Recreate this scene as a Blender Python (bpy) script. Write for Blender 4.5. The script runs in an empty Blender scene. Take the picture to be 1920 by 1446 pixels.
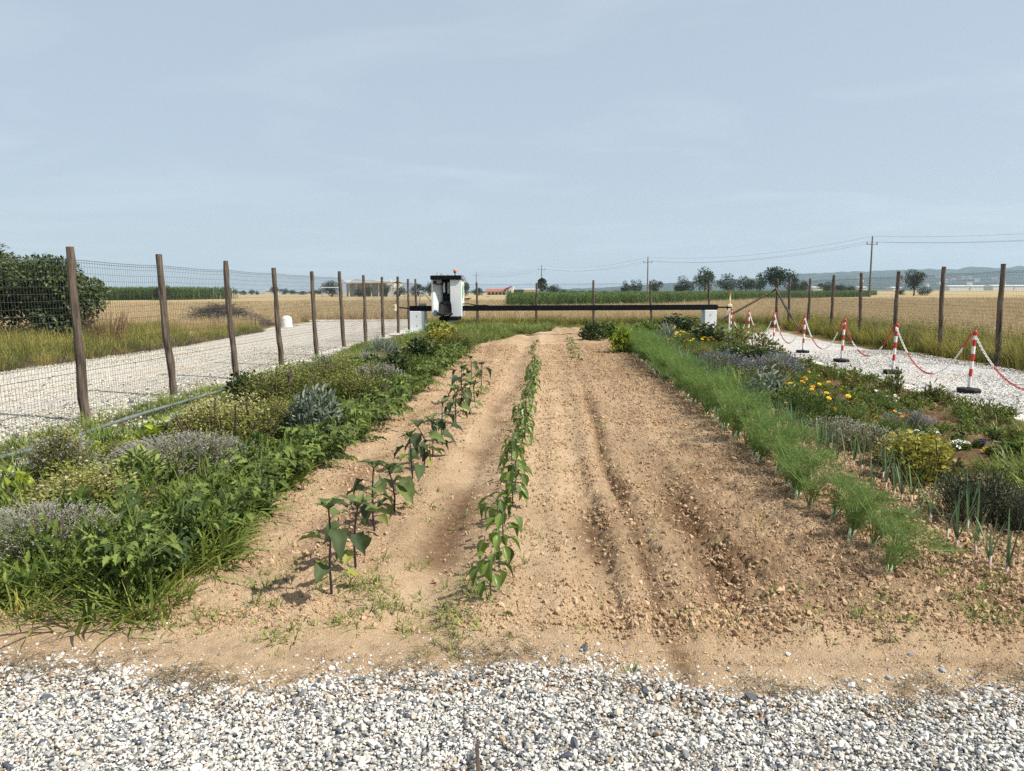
import bpy, math, random
import numpy as np
from mathutils import Matrix, Vector

# ------------------------------------------------------------------ camera
random.seed(7)
RG = np.random.default_rng(11)
sc = bpy.context.scene
COL = sc.collection
FPX, W0, H0 = 1400.0, 1920.0, 1446.0
CAM_H = 1.55
PITCH, YAW, ROLL = math.radians(7.13), math.radians(2.74), math.radians(-0.30)
CM = Matrix.Rotation(YAW, 3, 'Z') @ Matrix.Rotation(math.pi / 2 - PITCH, 3, 'X') @ Matrix.Rotation(ROLL, 3, 'Z')
camd = bpy.data.cameras.new('camera')
camd.sensor_width = 36.0
camd.lens = 36.0 * FPX / W0
camd.clip_start = 0.05
camd.clip_end = 20000
cam = bpy.data.objects.new('camera', camd)
COL.objects.link(cam)
cam.matrix_world = Matrix.Translation((0, 0, CAM_H)) @ CM.to_4x4()
sc.camera = cam

# ------------------------------------------------------------------ sky, sun, exposure
SUN_EL = math.radians(50)
SUN_AZ = math.atan2(0.935, -0.35)           # from +Y towards +X
world = bpy.data.worlds.new('World')
sc.world = world
world.use_nodes = True
wn = world.node_tree.nodes
wl = world.node_tree.links
wn.clear()
w_out = wn.new('ShaderNodeOutputWorld')
w_bg = wn.new('ShaderNodeBackground')
w_bg.inputs['Strength'].default_value = 0.087
w_sky = wn.new('ShaderNodeTexSky')
w_sky.sky_type = 'NISHITA'
w_sky.sun_disc = False
w_sky.sun_elevation = SUN_EL
w_sky.sun_rotation = SUN_AZ
w_sky.air_density = 1.0
w_sky.dust_density = 2.0
w_sky.ozone_density = 1.0
w_veil = wn.new('ShaderNodeMix')
w_veil.data_type = 'RGBA'
w_veil.inputs['Factor'].default_value = 0.72
w_veil.inputs['B'].default_value = (4.70, 5.50, 6.38, 1)      # thin even high haze
w_tc = wn.new('ShaderNodeTexCoord')
w_sep = wn.new('ShaderNodeSeparateXYZ')
w_add = wn.new('ShaderNodeMath'); w_add.operation = 'ADD'; w_add.inputs[1].default_value = 0.12
w_div = wn.new('ShaderNodeVectorMath'); w_div.operation = 'DIVIDE'
w_cmb = wn.new('ShaderNodeCombineXYZ')
w_map = wn.new('ShaderNodeMapping')
w_map.inputs['Rotation'].default_value = (0, 0, 0.5)
w_map.inputs['Scale'].default_value = (0.9, 1.3, 1.0)
w_noi = wn.new('ShaderNodeTexNoise')
w_noi.inputs['Scale'].default_value = 1.1
w_noi.inputs['Detail'].default_value = 7
w_noi.inputs['Roughness'].default_value = 0.52
w_noi.inputs['Distortion'].default_value = 0.6
w_rmp = wn.new('ShaderNodeValToRGB')
w_rmp.color_ramp.elements[0].position = 0.50
w_rmp.color_ramp.elements[0].color = (0, 0, 0, 1)
w_rmp.color_ramp.elements[1].position = 0.80
w_rmp.color_ramp.elements[1].color = (0.32, 0.32, 0.32, 1)
w_cl = wn.new('ShaderNodeMix'); w_cl.data_type = 'RGBA'
w_cl.inputs['B'].default_value = (6.3, 7.0, 7.7, 1)
wl.new(w_tc.outputs['Generated'], w_sep.inputs[0])
wl.new(w_sep.outputs['Z'], w_add.inputs[0])
for k in range(3):
    wl.new(w_add.outputs[0], w_cmb.inputs[k])
wl.new(w_tc.outputs['Generated'], w_div.inputs[0])
wl.new(w_cmb.outputs[0], w_div.inputs[1])
wl.new(w_div.outputs[0], w_map.inputs['Vector'])
wl.new(w_map.outputs[0], w_noi.inputs['Vector'])
wl.new(w_noi.outputs['Fac'], w_rmp.inputs[0])
wl.new(w_sky.outputs[0], w_veil.inputs['A'])
wl.new(w_veil.outputs['Result'], w_cl.inputs['A'])
wl.new(w_rmp.outputs[0], w_cl.inputs['Factor'])
wl.new(w_cl.outputs['Result'], w_bg.inputs['Color'])
wl.new(w_bg.outputs[0], w_out.inputs['Surface'])

sund = bpy.data.lights.new('sun', 'SUN')
sund.energy = 5.0
sund.angle = math.radians(0.55)
sund.color = (1.0, 0.955, 0.88)
sun = bpy.data.objects.new('sun', sund)
COL.objects.link(sun)
SUN_DIR = Vector((math.sin(SUN_AZ) * math.cos(SUN_EL), math.cos(SUN_AZ) * math.cos(SUN_EL), math.sin(SUN_EL)))
sun.rotation_euler = SUN_DIR.to_track_quat('Z', 'Y').to_euler()
sun.location = (0, 0, 30)

sc.view_settings.view_transform = 'Standard'
sc.view_settings.look = 'None'
sc.view_settings.exposure = 0.48
sc.view_settings.gamma = 1.0
sc.view_settings.use_curve_mapping = False
sc.render.engine = 'CYCLES'
sc.cycles.max_bounces = 5
sc.cycles.diffuse_bounces = 3
sc.cycles.glossy_bounces = 2
sc.cycles.transmission_bounces = 3
sc.cycles.volume_bounces = 1
sc.cycles.transparent_max_bounces = 12
sc.cycles.sample_clamp_indirect = 4.0
sc.cycles.use_denoising = False
sc.cycles.denoiser = 'OPENIMAGEDENOISE'
sc.cycles.denoising_input_passes = 'RGB_ALBEDO_NORMAL'
sc.cycles.denoising_prefilter = 'ACCURATE'
sc.cycles.use_adaptive_sampling = False


# ------------------------------------------------------------------ pixel helpers
def ray(px, py):
    v = CM @ Vector(((px - W0 / 2) / FPX, (H0 / 2 - py) / FPX, -1.0))
    return v


def G(px, py, z=0.0):
    """point where the line of sight through a photo pixel meets height z"""
    v = ray(px, py)
    t = (z - CAM_H) / v.z
    return Vector((v.x * t, v.y * t, z))


def at(px, py, Y):
    """point on a photo pixel's line of sight at world depth Y"""
    v = ray(px, py)
    t = Y / v.y
    return Vector((v.x * t, Y, CAM_H + v.z * t))


# ------------------------------------------------------------------ noise
def _hash(ix, iy, seed):
    h = (ix.astype(np.int64) * 374761393 + iy.astype(np.int64) * 668265263 + seed * 982451653) & 0xFFFFFFFF
    h = ((h ^ (h >> 13)) * 1274126177) & 0xFFFFFFFF
    h = h ^ (h >> 16)
    return (h & 0xFFFFFF) / float(0xFFFFFF)


def vnoise(x, y, seed=0):
    x = np.asarray(x, float); y = np.asarray(y, float)
    ix = np.floor(x); iy = np.floor(y)
    fx = x - ix; fy = y - iy
    fx = fx * fx * (3 - 2 * fx); fy = fy * fy * (3 - 2 * fy)
    a = _hash(ix, iy, seed); b = _hash(ix + 1, iy, seed)
    c = _hash(ix, iy + 1, seed); d = _hash(ix + 1, iy + 1, seed)
    return (a + (b - a) * fx) * (1 - fy) + (c + (d - c) * fx) * fy


def fbm(x, y, octv=4, seed=0, gain=0.5):
    s = 0; a = 1.0; t = 0
    for k in range(octv):
        s = s + a * vnoise(x * 2 ** k, y * 2 ** k, seed + k * 17)
        t += a; a *= gain
    return s / t


def sst(a, b, x):
    t = np.clip((np.asarray(x, float) - a) / (b - a), 0, 1)
    return t * t * (3 - 2 * t)


# ------------------------------------------------------------------ mesh helpers
class MB:
    def __init__(s):
        s.V = []; s.F3 = []; s.F4 = []; s.A = []; s.M3 = []; s.M4 = []; s.n = 0

    def add(s, V, F, val=0.5, mi=0):
        V = np.asarray(V, float).reshape(-1, 3)
        F = np.asarray(F, int)
        if len(V) == 0 or len(F) == 0:
            return s
        (s.F3 if F.shape[1] == 3 else s.F4).append(F + s.n)
        (s.M3 if F.shape[1] == 3 else s.M4).append(np.full(len(F), mi))
        s.V.append(V)
        s.A.append(np.broadcast_to(np.asarray(val, float), (len(V),)).copy())
        s.n += len(V)
        return s

    def box(s, lo, hi, val=0.5, mi=0, bev=0.0):
        x0, y0, z0 = lo; x1, y1, z1 = hi
        if bev <= 0:
            V = [(x, y, z) for z in (z0, z1) for y in (y0, y1) for x in (x0, x1)]
            F = [(0, 2, 3, 1), (4, 5, 7, 6), (0, 1, 5, 4), (2, 6, 7, 3), (0, 4, 6, 2), (1, 3, 7, 5)]
            return s.add(V, F, val, mi)
        b = bev
        pr = lambda xa, xb, ya, yb, z: [(xa + b, ya, z), (xb - b, ya, z), (xb, ya + b, z), (xb, yb - b, z),
                                        (xb - b, yb, z), (xa + b, yb, z), (xa, yb - b, z), (xa, ya + b, z)]
        V = pr(x0 + b, x1 - b, y0 + b, y1 - b, z0) + pr(x0, x1, y0, y1, z0 + b) + pr(x0, x1, y0, y1, z1 - b) + pr(x0 + b, x1 - b, y0 + b, y1 - b, z1)
        F = []
        for k in range(3):
            for i in range(8):
                j = (i + 1) % 8
                F.append((k * 8 + i, k * 8 + j, k * 8 + 8 + j, k * 8 + 8 + i))
        s.add(V, F, val, mi)
        n0 = s.n - 32
        cap = lambda o, rev: [(o + 0, o + 1, o + 2, o + 7), (o + 7, o + 2, o + 3, o + 6), (o + 6, o + 3, o + 4, o + 5)]
        for o, rev in ((n0, True), (n0 + 24, False)):
            f = cap(o, rev)
            if rev:
                f = [q[::-1] for q in f]
            s.F4.append(np.array(f)); s.M4.append(np.full(3, mi))
        return s

    def tube(s, path, rad, n=8, val=0.5, mi=0, cap=True, jitter=0.0):
        P = np.asarray(path, float); k = len(P)
        R = np.broadcast_to(np.asarray(rad, float), (k,))
        T = np.gradient(P, axis=0)
        T /= np.linalg.norm(T, axis=1)[:, None] + 1e-9
        up = np.array([0, 0, 1.0])
        if abs(T[:, 2]).mean() > 0.8:
            up = np.array([1.0, 0, 0])
        S = np.cross(T, up); S /= np.linalg.norm(S, axis=1)[:, None] + 1e-9
        U = np.cross(S, T)
        a = np.arange(n) / n * 2 * math.pi
        rr = R[:, None] * (1 + jitter * (RG.random((k, n)) - 0.5))
        V = P[:, None, :] + rr[..., None] * (np.cos(a)[None, :, None] * S[:, None, :] + np.sin(a)[None, :, None] * U[:, None, :])
        V = V.reshape(-1, 3)
        i = np.arange(k - 1)[:, None] * n; j = np.arange(n)[None, :]; j2 = (j + 1) % n
        F = np.stack([i + j, i + j2, i + n + j2, i + n + j], -1).reshape(-1, 4)
        if cap:
            V = np.vstack([V, P[:1], P[-1:]])
            c0, c1 = k * n, k * n + 1
            jj = np.arange(n)
            s.add(V, F, val, mi)
            n0 = s.n - len(V)
            s.F3.append(np.stack([np.full(n, c0), (jj + 1) % n, jj], -1) + n0)
            s.F3.append(np.stack([np.full(n, c1), (k - 1) * n + jj, (k - 1) * n + (jj + 1) % n], -1) + n0)
            s.M3 += [np.full(n, mi), np.full(n, mi)]
        else:
            s.add(V, F, val, mi)
        return s

    def lathe(s, prof, n=16, c=(0, 0, 0), val=0.5, mi=0):
        prof = np.asarray(prof, float)
        a = np.arange(n) / n * 2 * math.pi
        V = np.stack([prof[:, 0][:, None] * np.cos(a), prof[:, 0][:, None] * np.sin(a),
                      np.repeat(prof[:, 1][:, None], n, 1)], -1).reshape(-1, 3) + np.array(c)
        k = len(prof)
        i = np.arange(k - 1)[:, None] * n; j = np.arange(n)[None, :]; j2 = (j + 1) % n
        F = np.stack([i + j, i + j2, i + n + j2, i + n + j], -1).reshape(-1, 4)
        return s.add(V, F, val, mi)

    def wires(s, P0, P1, r, val=0.5, mi=0):
        P0 = np.asarray(P0, float).reshape(-1, 3); P1 = np.asarray(P1, float).reshape(-1, 3)
        n = len(P0)
        T = P1 - P0; T /= np.linalg.norm(T, axis=1)[:, None] + 1e-9
        up = np.where(np.abs(T[:, 2:3]) > 0.8, np.array([[1.0, 0, 0]]), np.array([[0, 0, 1.0]]))
        S = np.cross(T, up); S /= np.linalg.norm(S, axis=1)[:, None] + 1e-9
        U = np.cross(S, T)
        r = np.broadcast_to(np.asarray(r, float), (n,))[:, None]
        vs = []
        for e in (P0, P1):
            for a in (0, 2.0944, 4.18879):
                vs.append(e + r * (math.cos(a) * S + math.sin(a) * U))
        V = np.stack(vs, 1).reshape(-1, 3)
        b = np.arange(n)[:, None] * 6
        F = np.stack([b + np.array([[0, 1, 4, 3]]), b + np.array([[1, 2, 5, 4]]), b + np.array([[2, 0, 3, 5]])], 1).reshape(-1, 4)
        v = np.broadcast_to(np.asarray(val, float), (n,))
        return s.add(V, F, np.repeat(v, 6), mi)

    def leaves(s, P, D, N, L, Wd, tm, val=0.5, bend=0.0, mi=0):
        P = np.asarray(P, float).reshape(-1, 3); n = len(P)
        if n == 0:
            return s
        D = np.asarray(D, float); D = D / (np.linalg.norm(D, axis=1)[:, None] + 1e-9)
        N = np.asarray(N, float)
        S = np.cross(D, N); S /= np.linalg.norm(S, axis=1)[:, None] + 1e-9
        N = np.cross(S, D)
        L = np.broadcast_to(np.asarray(L, float), (n,))[:, None]
        Wd = np.broadcast_to(np.asarray(Wd, float), (n,))[:, None]
        B = np.broadcast_to(np.asarray(bend, float), (n,))[:, None]
        tv, tf = tm
        u, v, w = tv[:, 0][None], tv[:, 1][None], tv[:, 2][None]
        # bend along a circular-ish arc
        uu = u * (1 - 0.25 * np.abs(B) * u)
        ww = w - B * u * u * 0.75
        V = P[:, None] + D[:, None] * (uu * L)[..., None] + S[:, None] * (v * Wd)[..., None] + N[:, None] * (ww * L)[..., None]
        m = len(tv)
        F = (np.arange(n)[:, None, None] * m + tf[None]).reshape(-1, tf.shape[1])
        va = np.broadcast_to(np.asarray(val, float), (n,))
        return s.add(V.reshape(-1, 3), F, np.repeat(va, m), mi)

    def mesh(s, name, mats, smooth=False):
        me = bpy.data.meshes.new(name)
        V = np.concatenate(s.V)
        f3 = np.concatenate(s.F3) if s.F3 else np.zeros((0, 3), int)
        f4 = np.concatenate(s.F4) if s.F4 else np.zeros((0, 4), int)
        me.vertices.add(len(V))
        me.vertices.foreach_set('co', V.astype(np.float32).ravel())
        nl = f3.size + f4.size
        me.loops.add(nl)
        me.loops.foreach_set('vertex_index', np.concatenate([f3.ravel(), f4.ravel()]).astype(np.int32))
        npoly = len(f3) + len(f4)
        me.polygons.add(npoly)
        st = np.concatenate([np.arange(len(f3)) * 3, f3.size + np.arange(len(f4)) * 4]).astype(np.int32)
        me.polygons.foreach_set('loop_start', st)
        mi = np.concatenate([np.concatenate(s.M3) if s.M3 else np.zeros(0), np.concatenate(s.M4) if s.M4 else np.zeros(0)]).astype(np.int32)
        me.polygons.foreach_set('material_index', mi)
        me.polygons.foreach_set('use_smooth', np.full(npoly, smooth))
        at_ = me.attributes.new('v', 'FLOAT', 'POINT')
        at_.data.foreach_set('value', np.concatenate(s.A).astype(np.float32))
        for m in (mats if isinstance(mats, (list, tuple)) else [mats]):
            me.materials.append(m)
        me.update(calc_edges=True)
        me.validate()
        return me

    def obj(s, name, mats, parent=None, smooth=False, loc=(0, 0, 0)):
        return place(name, s.mesh(name, mats, smooth), parent, loc)


def place(name, me, parent=None, loc=(0, 0, 0), rot=(0, 0, 0), scale=(1, 1, 1)):
    o = bpy.data.objects.new(name, me)
    COL.objects.link(o)
    o.location = loc; o.rotation_euler = rot; o.scale = scale
    if parent is not None:
        o.parent = parent
    return o


def tag(o, label=None, cat=None, group=None, kind=None):
    if label: o['label'] = label
    if cat: o['category'] = cat
    if group: o['group'] = group
    if kind: o['kind'] = kind
    return o


def thing(name, label, cat, loc=(0, 0, 0), rz=0.0, group=None):
    o = bpy.data.objects.new(name, None)
    COL.objects.link(o)
    o.location = loc; o.rotation_euler = (0, 0, rz)
    o.empty_display_size = 0.1
    return tag(o, label, cat, group)


def tmpl(v, f):
    return np.array(v, float), np.array(f, int)


T_DIA = tmpl([(0, 0, 0), (.45, .5, .05), (.45, -.5, .05), (1, 0, 0)], [(0, 2, 1), (1, 2, 3)])
T_SIM = tmpl([(0, 0, 0), (.42, .5, .10), (.42, -.5, .10), (1, 0, 0), (.45, 0, 0)], [(0, 4, 1), (0, 2, 4), (4, 3, 1), (4, 2, 3)])
T_BLA = tmpl([(0, .5, 0), (0, -.5, 0), (.4, .45, 0), (.4, -.45, 0), (.75, .28, 0), (.75, -.28, 0), (1, 0, 0)],
             [(0, 1, 3), (0, 3, 2), (2, 3, 5), (2, 5, 4), (4, 5, 6)])
T_THR = tmpl([(0, .5, 0), (0, -.5, 0), (1, 0, 0)], [(0, 1, 2)])


def good_leaf(wav=0.0, prof=((.0, .06), (.10, .30), (.28, .49), (.5, .47), (.72, .30), (.88, .13), (1, 0))):
    v = []; f = []
    for i, (u, w) in enumerate(prof):
        q = wav * (1 if i % 2 else -1)
        v += [(u, w, .17 * w * 2 + q * w), (u, w * .5, .06 * w * 2), (u, 0, -.015), (u, -w * .5, .06 * w * 2), (u, -w, .17 * w * 2 - q * w)]
    for i in range(len(prof) - 1):
        a = i * 5; b = a + 5
        for k in range(4):
            f += [(a + k, a + k + 1, b + k + 1), (a + k, b + k + 1, b + k)]
    return tmpl(v, f)


T_OVA = good_leaf(.13)
T_PEP = good_leaf(.02, ((0, .05), (.12, .28), (.3, .46), (.5, .44), (.7, .28), (.86, .12), (1, 0)))
T_OBL = good_leaf(.0, ((0, .1), (.12, .36), (.35, .48), (.65, .47), (.88, .3), (.97, .12), (1, 0)))
T_LOB = good_leaf(.10, ((0, .05), (.15, .40), (.25, .30), (.42, .50), (.55, .30), (.7, .34), (.82, .14), (1, 0)))


def unit(n):
    d = RG.normal(size=(n, 3))
    return d / np.linalg.norm(d, axis=1)[:, None]


# ------------------------------------------------------------------ materials
class NT:
    def __init__(s, name):
        s.m = bpy.data.materials.new(name)
        s.m.use_nodes = True
        s.t = s.m.node_tree
        s.b = s.t.nodes['Principled BSDF']
        s.o = s.t.nodes['Material Output']

    def n(s, typ, **kw):
        x = s.t.nodes.new(typ)
        for k, v in kw.items():
            if k.startswith('_'):
                setattr(x, k[1:], v)
            else:
                x.inputs[k.replace('__', ' ')].default_value = v
        return x

    def l(s, a, b):
        s.t.links.new(a, b)

    def noise(s, scale, detail=4, rough=0.55, vec=None, dist=0.0):
        x = s.n('ShaderNodeTexNoise', Scale=scale, Detail=detail, Roughness=rough, Distortion=dist)
        if vec is not None:
            s.l(vec, x.inputs['Vector'])
        return x.outputs['Fac']

    def ramp(s, fac, stops, interp='LINEAR'):
        r = s.n('ShaderNodeValToRGB')
        cr = r.color_ramp
        cr.interpolation = interp
        while len(cr.elements) > 1:
            cr.elements.remove(cr.elements[-1])
        cr.elements[0].position = stops[0][0]
        cr.elements[0].color = (*stops[0][1], 1)
        for p, c in stops[1:]:
            e = cr.elements.new(p); e.color = (*c, 1)
        s.l(fac, r.inputs[0])
        return r.outputs[0]

    def mix(s, fac, a, b, mode='MIX'):
        x = s.n('ShaderNodeMix', _data_type='RGBA', _blend_type=mode)
        if isinstance(fac, float): x.inputs['Factor'].default_value = fac
        else: s.l(fac, x.inputs['Factor'])
        for k, v in (('A', a), ('B', b)):
            if isinstance(v, tuple): x.inputs[k].default_value = (*v, 1)
            else: s.l(v, x.inputs[k])
        return x.outputs['Result']

    def math(s, op, a, b=0.0, clamp=False):
        x = s.n('ShaderNodeMath', _operation=op, _use_clamp=clamp)
        for k, v in ((0, a), (1, b)):
            if isinstance(v, (int, float)): x.inputs[k].default_value = v
            else: s.l(v, x.inputs[k])
        return x.outputs[0]

    def pos(s):
        return s.n('ShaderNodeNewGeometry').outputs['Position']

    def objco(s):
        return s.n('ShaderNodeTexCoord').outputs['Object']

    def attr(s, name):
        return s.n('ShaderNodeAttribute', _attribute_name=name).outputs['Fac']

    def scaled(s, vec, sc_):
        m = s.n('ShaderNodeMapping')
        m.inputs['Scale'].default_value = sc_
        s.l(vec, m.inputs['Vector'])
        return m.outputs[0]

    def bump(s, h, strength=0.4, dist=0.01):
        x = s.n('ShaderNodeBump', Strength=strength, Distance=dist)
        s.l(h, x.inputs['Height'])
        s.l(x.outputs[0], s.b.inputs['Normal'])
        return x

    def base(s, c):
        if isinstance(c, tuple): s.b.inputs['Base Color'].default_value = (*c, 1)
        else: s.l(c, s.b.inputs['Base Color'])

    def set(s, rough=0.8, spec=0.3, metal=0.0):
        s.b.inputs['Roughness'].default_value = rough
        s.b.inputs['Specular IOR Level'].default_value = spec
        s.b.inputs['Metallic'].default_value = metal
        return s


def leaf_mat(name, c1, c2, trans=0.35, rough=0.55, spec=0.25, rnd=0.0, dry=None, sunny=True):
    if sunny:  # paints sunlit yellow and deeper shade into the leaf colour range
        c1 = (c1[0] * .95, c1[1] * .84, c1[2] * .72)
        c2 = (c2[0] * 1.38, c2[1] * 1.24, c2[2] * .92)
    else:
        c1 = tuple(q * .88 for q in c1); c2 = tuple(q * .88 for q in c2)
    m = NT(name).set(rough, spec)
    f = m.attr('v')
    if rnd > 0:
        oi = m.n('ShaderNodeObjectInfo').outputs['Random']
        f = m.math('ADD', m.math('MULTIPLY', f, 1 - rnd), m.math('MULTIPLY', oi, rnd))
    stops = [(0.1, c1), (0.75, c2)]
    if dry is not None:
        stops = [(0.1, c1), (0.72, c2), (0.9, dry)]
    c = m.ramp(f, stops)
    m.base(c)
    tr = m.n('ShaderNodeBsdfTranslucent')
    tc = m.mix(0.5, c, (0.30, 0.42, 0.04), 'MIX') if dry is None else c
    m.l(c, tr.inputs['Color'])
    ms = m.n('ShaderNodeMixShader')
    ms.inputs[0].default_value = trans
    m.l(m.b.outputs[0], ms.inputs[1]); m.l(tr.outputs[0], ms.inputs[2])
    m.l(ms.outputs[0], m.o.inputs['Surface'])
    return m.m


def plain(name, c, rough=0.6, spec=0.4, metal=0.0, var=0.12, scale=8.0, bump=0.0):
    m = NT(name).set(rough, spec, metal)
    co = m.objco()
    n = m.noise(scale, 5, 0.6, co)
    dark = tuple(x * (1 - var * 2) for x in c)
    lite = tuple(min(1, x * (1 + var)) for x in c)
    m.base(m.ramp(n, [(0.3, dark), (0.62, lite)]))
    if bump > 0:
        m.bump(m.noise(scale * 6, 4, 0.6, co), bump, 0.004)
    return m.m


# soil: dry sandy loam, darker brown in damp patches, furrows, ruts and planted strips
def soil_material():
    m = NT('sandy_soil').set(0.95, 0.08)
    p = m.pos()
    n1 = m.noise(1.1, 5, 0.6, p)
    n2 = m.noise(22.0, 6, 0.65, p)
    n3 = m.noise(120.0, 3, 0.6, p)
    c = m.ramp(n1, [(0.30, (0.47, 0.325, 0.195)), (0.70, (0.63, 0.468, 0.298))])
    c = m.mix(m.math('MULTIPLY', m.ramp(n2, [(0.45, (0, 0, 0)), (0.75, (1, 1, 1))]), 0.45), c, (0.32, 0.20, 0.115))
    c = m.mix(m.math('MULTIPLY', m.ramp(n3, [(0.5, (0, 0, 0)), (0.8, (1, 1, 1))]), 0.35), c, (0.66, 0.50, 0.335))
    d = m.math('MULTIPLY', m.attr('v'), m.math('ADD', m.math('MULTIPLY', n2, 0.9), 0.55), clamp=True)
    c = m.mix(d, c, (0.150, 0.084, 0.044))
    m.base(c)
    n4 = m.noise(330.0, 2, 0.6, p)
    b = m.math('ADD', m.math('MULTIPLY', n2, 0.6), m.math('ADD', m.math('MULTIPLY', n3, 0.7), m.math('MULTIPLY', n4, 0.35)))
    m.bump(b, 1.0, 0.024)
    return m.m


def clod_material():
    m = NT('soil_clod').set(0.95, 0.08)
    r = m.n('ShaderNodeObjectInfo').outputs['Random']
    n = m.noise(60, 4, 0.6, m.pos())
    c = m.ramp(r, [(0.0, (0.33, 0.215, 0.125)), (0.5, (0.43, 0.298, 0.178)), (1.0, (0.53, 0.385, 0.238))])
    c = m.mix(m.math('MULTIPLY', n, 0.4), c, (0.30, 0.19, 0.11))
    m.base(c)
    m.bump(n, 0.5, 0.006)
    return m.m


def stone_material(name='gravel_stone', warm=1.0):
    m = NT(name).set(0.75, 0.25)
    r = m.n('ShaderNodeObjectInfo').outputs['Random']
    n = m.noise(70, 3, 0.6, m.pos())
    w = warm
    c = m.ramp(r, [(0.0, (0.64, 0.617, 0.565 * w)), (0.26, (0.54, 0.505, 0.44 * w)), (0.44, (0.46, 0.405, 0.32 * w)), (0.52, (0.66, 0.65, 0.62 * w)),
                   (0.66, (0.34, 0.335, 0.32 * w)), (0.78, (0.18, 0.188, 0.198 * w)), (0.88, (0.080, 0.09, 0.107)), (0.96, (0.35, 0.26, 0.175))], 'CONSTANT')  # dark greys are real chips, their share raised to paint darker gaps
    c = m.mix(m.math('MULTIPLY', n, 0.35), c, (0.42, 0.38, 0.33), 'MULTIPLY')
    m.base(c)
    return m.m


def gravel_sheet_material(name, base=(0.70, 0.67, 0.61)):
    m = NT(name).set(0.9, 0.1)
    p = m.pos()
    v = m.n('ShaderNodeTexVoronoi', Scale=38.0, Randomness=1.0)
    m.l(p, v.inputs['Vector'])
    sep = m.n('ShaderNodeSeparateColor')
    m.l(v.outputs['Color'], sep.inputs[0])
    c = m.ramp(sep.outputs[0], [(0.0, base), (0.4, tuple(x * 1.1 for x in base)), (0.66, tuple(x * .72 for x in base)),
                                (0.84, (0.24, 0.245, 0.25)), (0.93, (0.13, 0.135, 0.14))], 'CONSTANT')
    n1 = m.noise(0.55, 6, 0.62, p)
    c = m.mix(m.math('MULTIPLY', m.ramp(n1, [(0.50, (0, 0, 0)), (0.70, (1, 1, 1))]), 0.6), c, (0.46, 0.36, 0.235))
    m.base(c)
    m.bump(m.math('SUBTRACT', 1.0, v.outputs['Distance']), 0.9, 0.02)
    return m.m


def ground_material():
    m = NT('field_ground').set(0.95, 0.05)
    p = m.pos()
    n = m.noise(0.03, 5, 0.6, p)
    n2 = m.noise(1.3, 5, 0.6, p)
    c = m.ramp(n, [(0.35, (0.30, 0.215, 0.095)), (0.6, (0.36, 0.27, 0.125)), (0.75, (0.25, 0.23, 0.085))])
    c = m.mix(m.math('MULTIPLY', n2, 0.5), c, (0.17, 0.14, 0.06))
    m.base(c)
    m.bump(n2, 0.6, 0.1)
    return m.m


def canopy_material(name, c1, c2, c3):
    m = NT(name).set(0.95, 0.05)
    p = m.pos()
    s = m.scaled(p, (1.0, 0.25, 1.0))
    n = m.noise(0.05, 6, 0.65, p)
    n2 = m.noise(0.8, 6, 0.7, s)
    c = m.ramp(n, [(0.35, c1), (0.62, c2)])
    c = m.mix(m.ramp(n2, [(0.45, (0, 0, 0)), (0.7, (1, 1, 1))]), c, c3)
    m.base(c)
    m.bump(n2, 0.8, 0.4)
    return m.m


def bark_material(name, dark, lite):
    m = NT(name).set(0.9, 0.15)
    co = m.objco()
    s = m.scaled(co, (9.0, 9.0, 0.9))
    n = m.noise(3.0, 6, 0.65, s, 0.4)
    n2 = m.noise(2.0, 3, 0.5, co)
    f = m.math('ADD', m.math('MULTIPLY', n, 0.75), m.math('MULTIPLY', n2, 0.3))
    m.base(m.ramp(f, [(0.38, dark), (0.55, tuple((a + b) / 2 for a, b in zip(dark, lite))), (0.72, lite)]))
    m.bump(n, 0.9, 0.02)
    return m.m


M = {}
M['soil'] = soil_material()
M['clod'] = clod_material()
M['stone'] = stone_material()
M['stone_w'] = stone_material('warm_gravel_stone', .88)
M['gravel'] = gravel_sheet_material('white_gravel', (0.52, 0.50, 0.465))
M['gravel_y'] = gravel_sheet_material('shadowed_gravel_bed', (0.29, 0.28, 0.26))  # base colour darkened to paint the shade in gaps between the chips
M['gravel_w'] = gravel_sheet_material('warm_gravel', (0.55, 0.50, 0.425))
M['ground'] = ground_material()
M['canopy'] = canopy_material('ripe_wheat_canopy', (0.37, 0.285, 0.15), (0.42, 0.335, 0.19), (0.30, 0.23, 0.118))
M['bark'] = bark_material('weathered_post', (0.036, 0.027, 0.021), (0.20, 0.155, 0.12))
M['trunk'] = bark_material('tree_bark', (0.04, 0.03, 0.022), (0.13, 0.10, 0.075))
M['wire'] = plain('galvanised_wire', (0.10, 0.105, 0.10), 0.5, 0.4, 0.6)
M['concrete'] = plain('pale_concrete', (0.53, 0.495, 0.425), 0.9, 0.15, 0, 0.14, 3.0, 0.4)
M['white_paint'] = plain('white_painted_metal', (0.70, 0.72, 0.72), 0.4, 0.45, 0, 0.04, 2.0)
M['white_pl'] = plain('white_plastic', (0.76, 0.745, 0.71), 0.5, 0.35, 0, 0.11, 7.0)
M['red_pl'] = plain('red_plastic', (0.50, 0.035, 0.038), 0.5, 0.35, 0, 0.18, 7.0)
M['rubber'] = plain('black_rubber', (0.013, 0.013, 0.014), 0.7, 0.25, 0, 0.2, 10.0)
M['black'] = plain('black_metal', (0.005, 0.005, 0.006), 0.7, 0.12, 0, 0.2, 4.0)
M['grey_metal'] = plain('grey_metal', (0.30, 0.30, 0.30), 0.5, 0.4, 0.3)
M['orange_pl'] = plain('orange_lens', (0.70, 0.14, 0.02), 0.3, 0.5)
M['yellow_pl'] = plain('yellow_plastic', (0.72, 0.50, 0.06), 0.45, 0.4)
M['cream_pl'] = plain('cream_plastic', (0.70, 0.63, 0.42), 0.45, 0.4)
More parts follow.
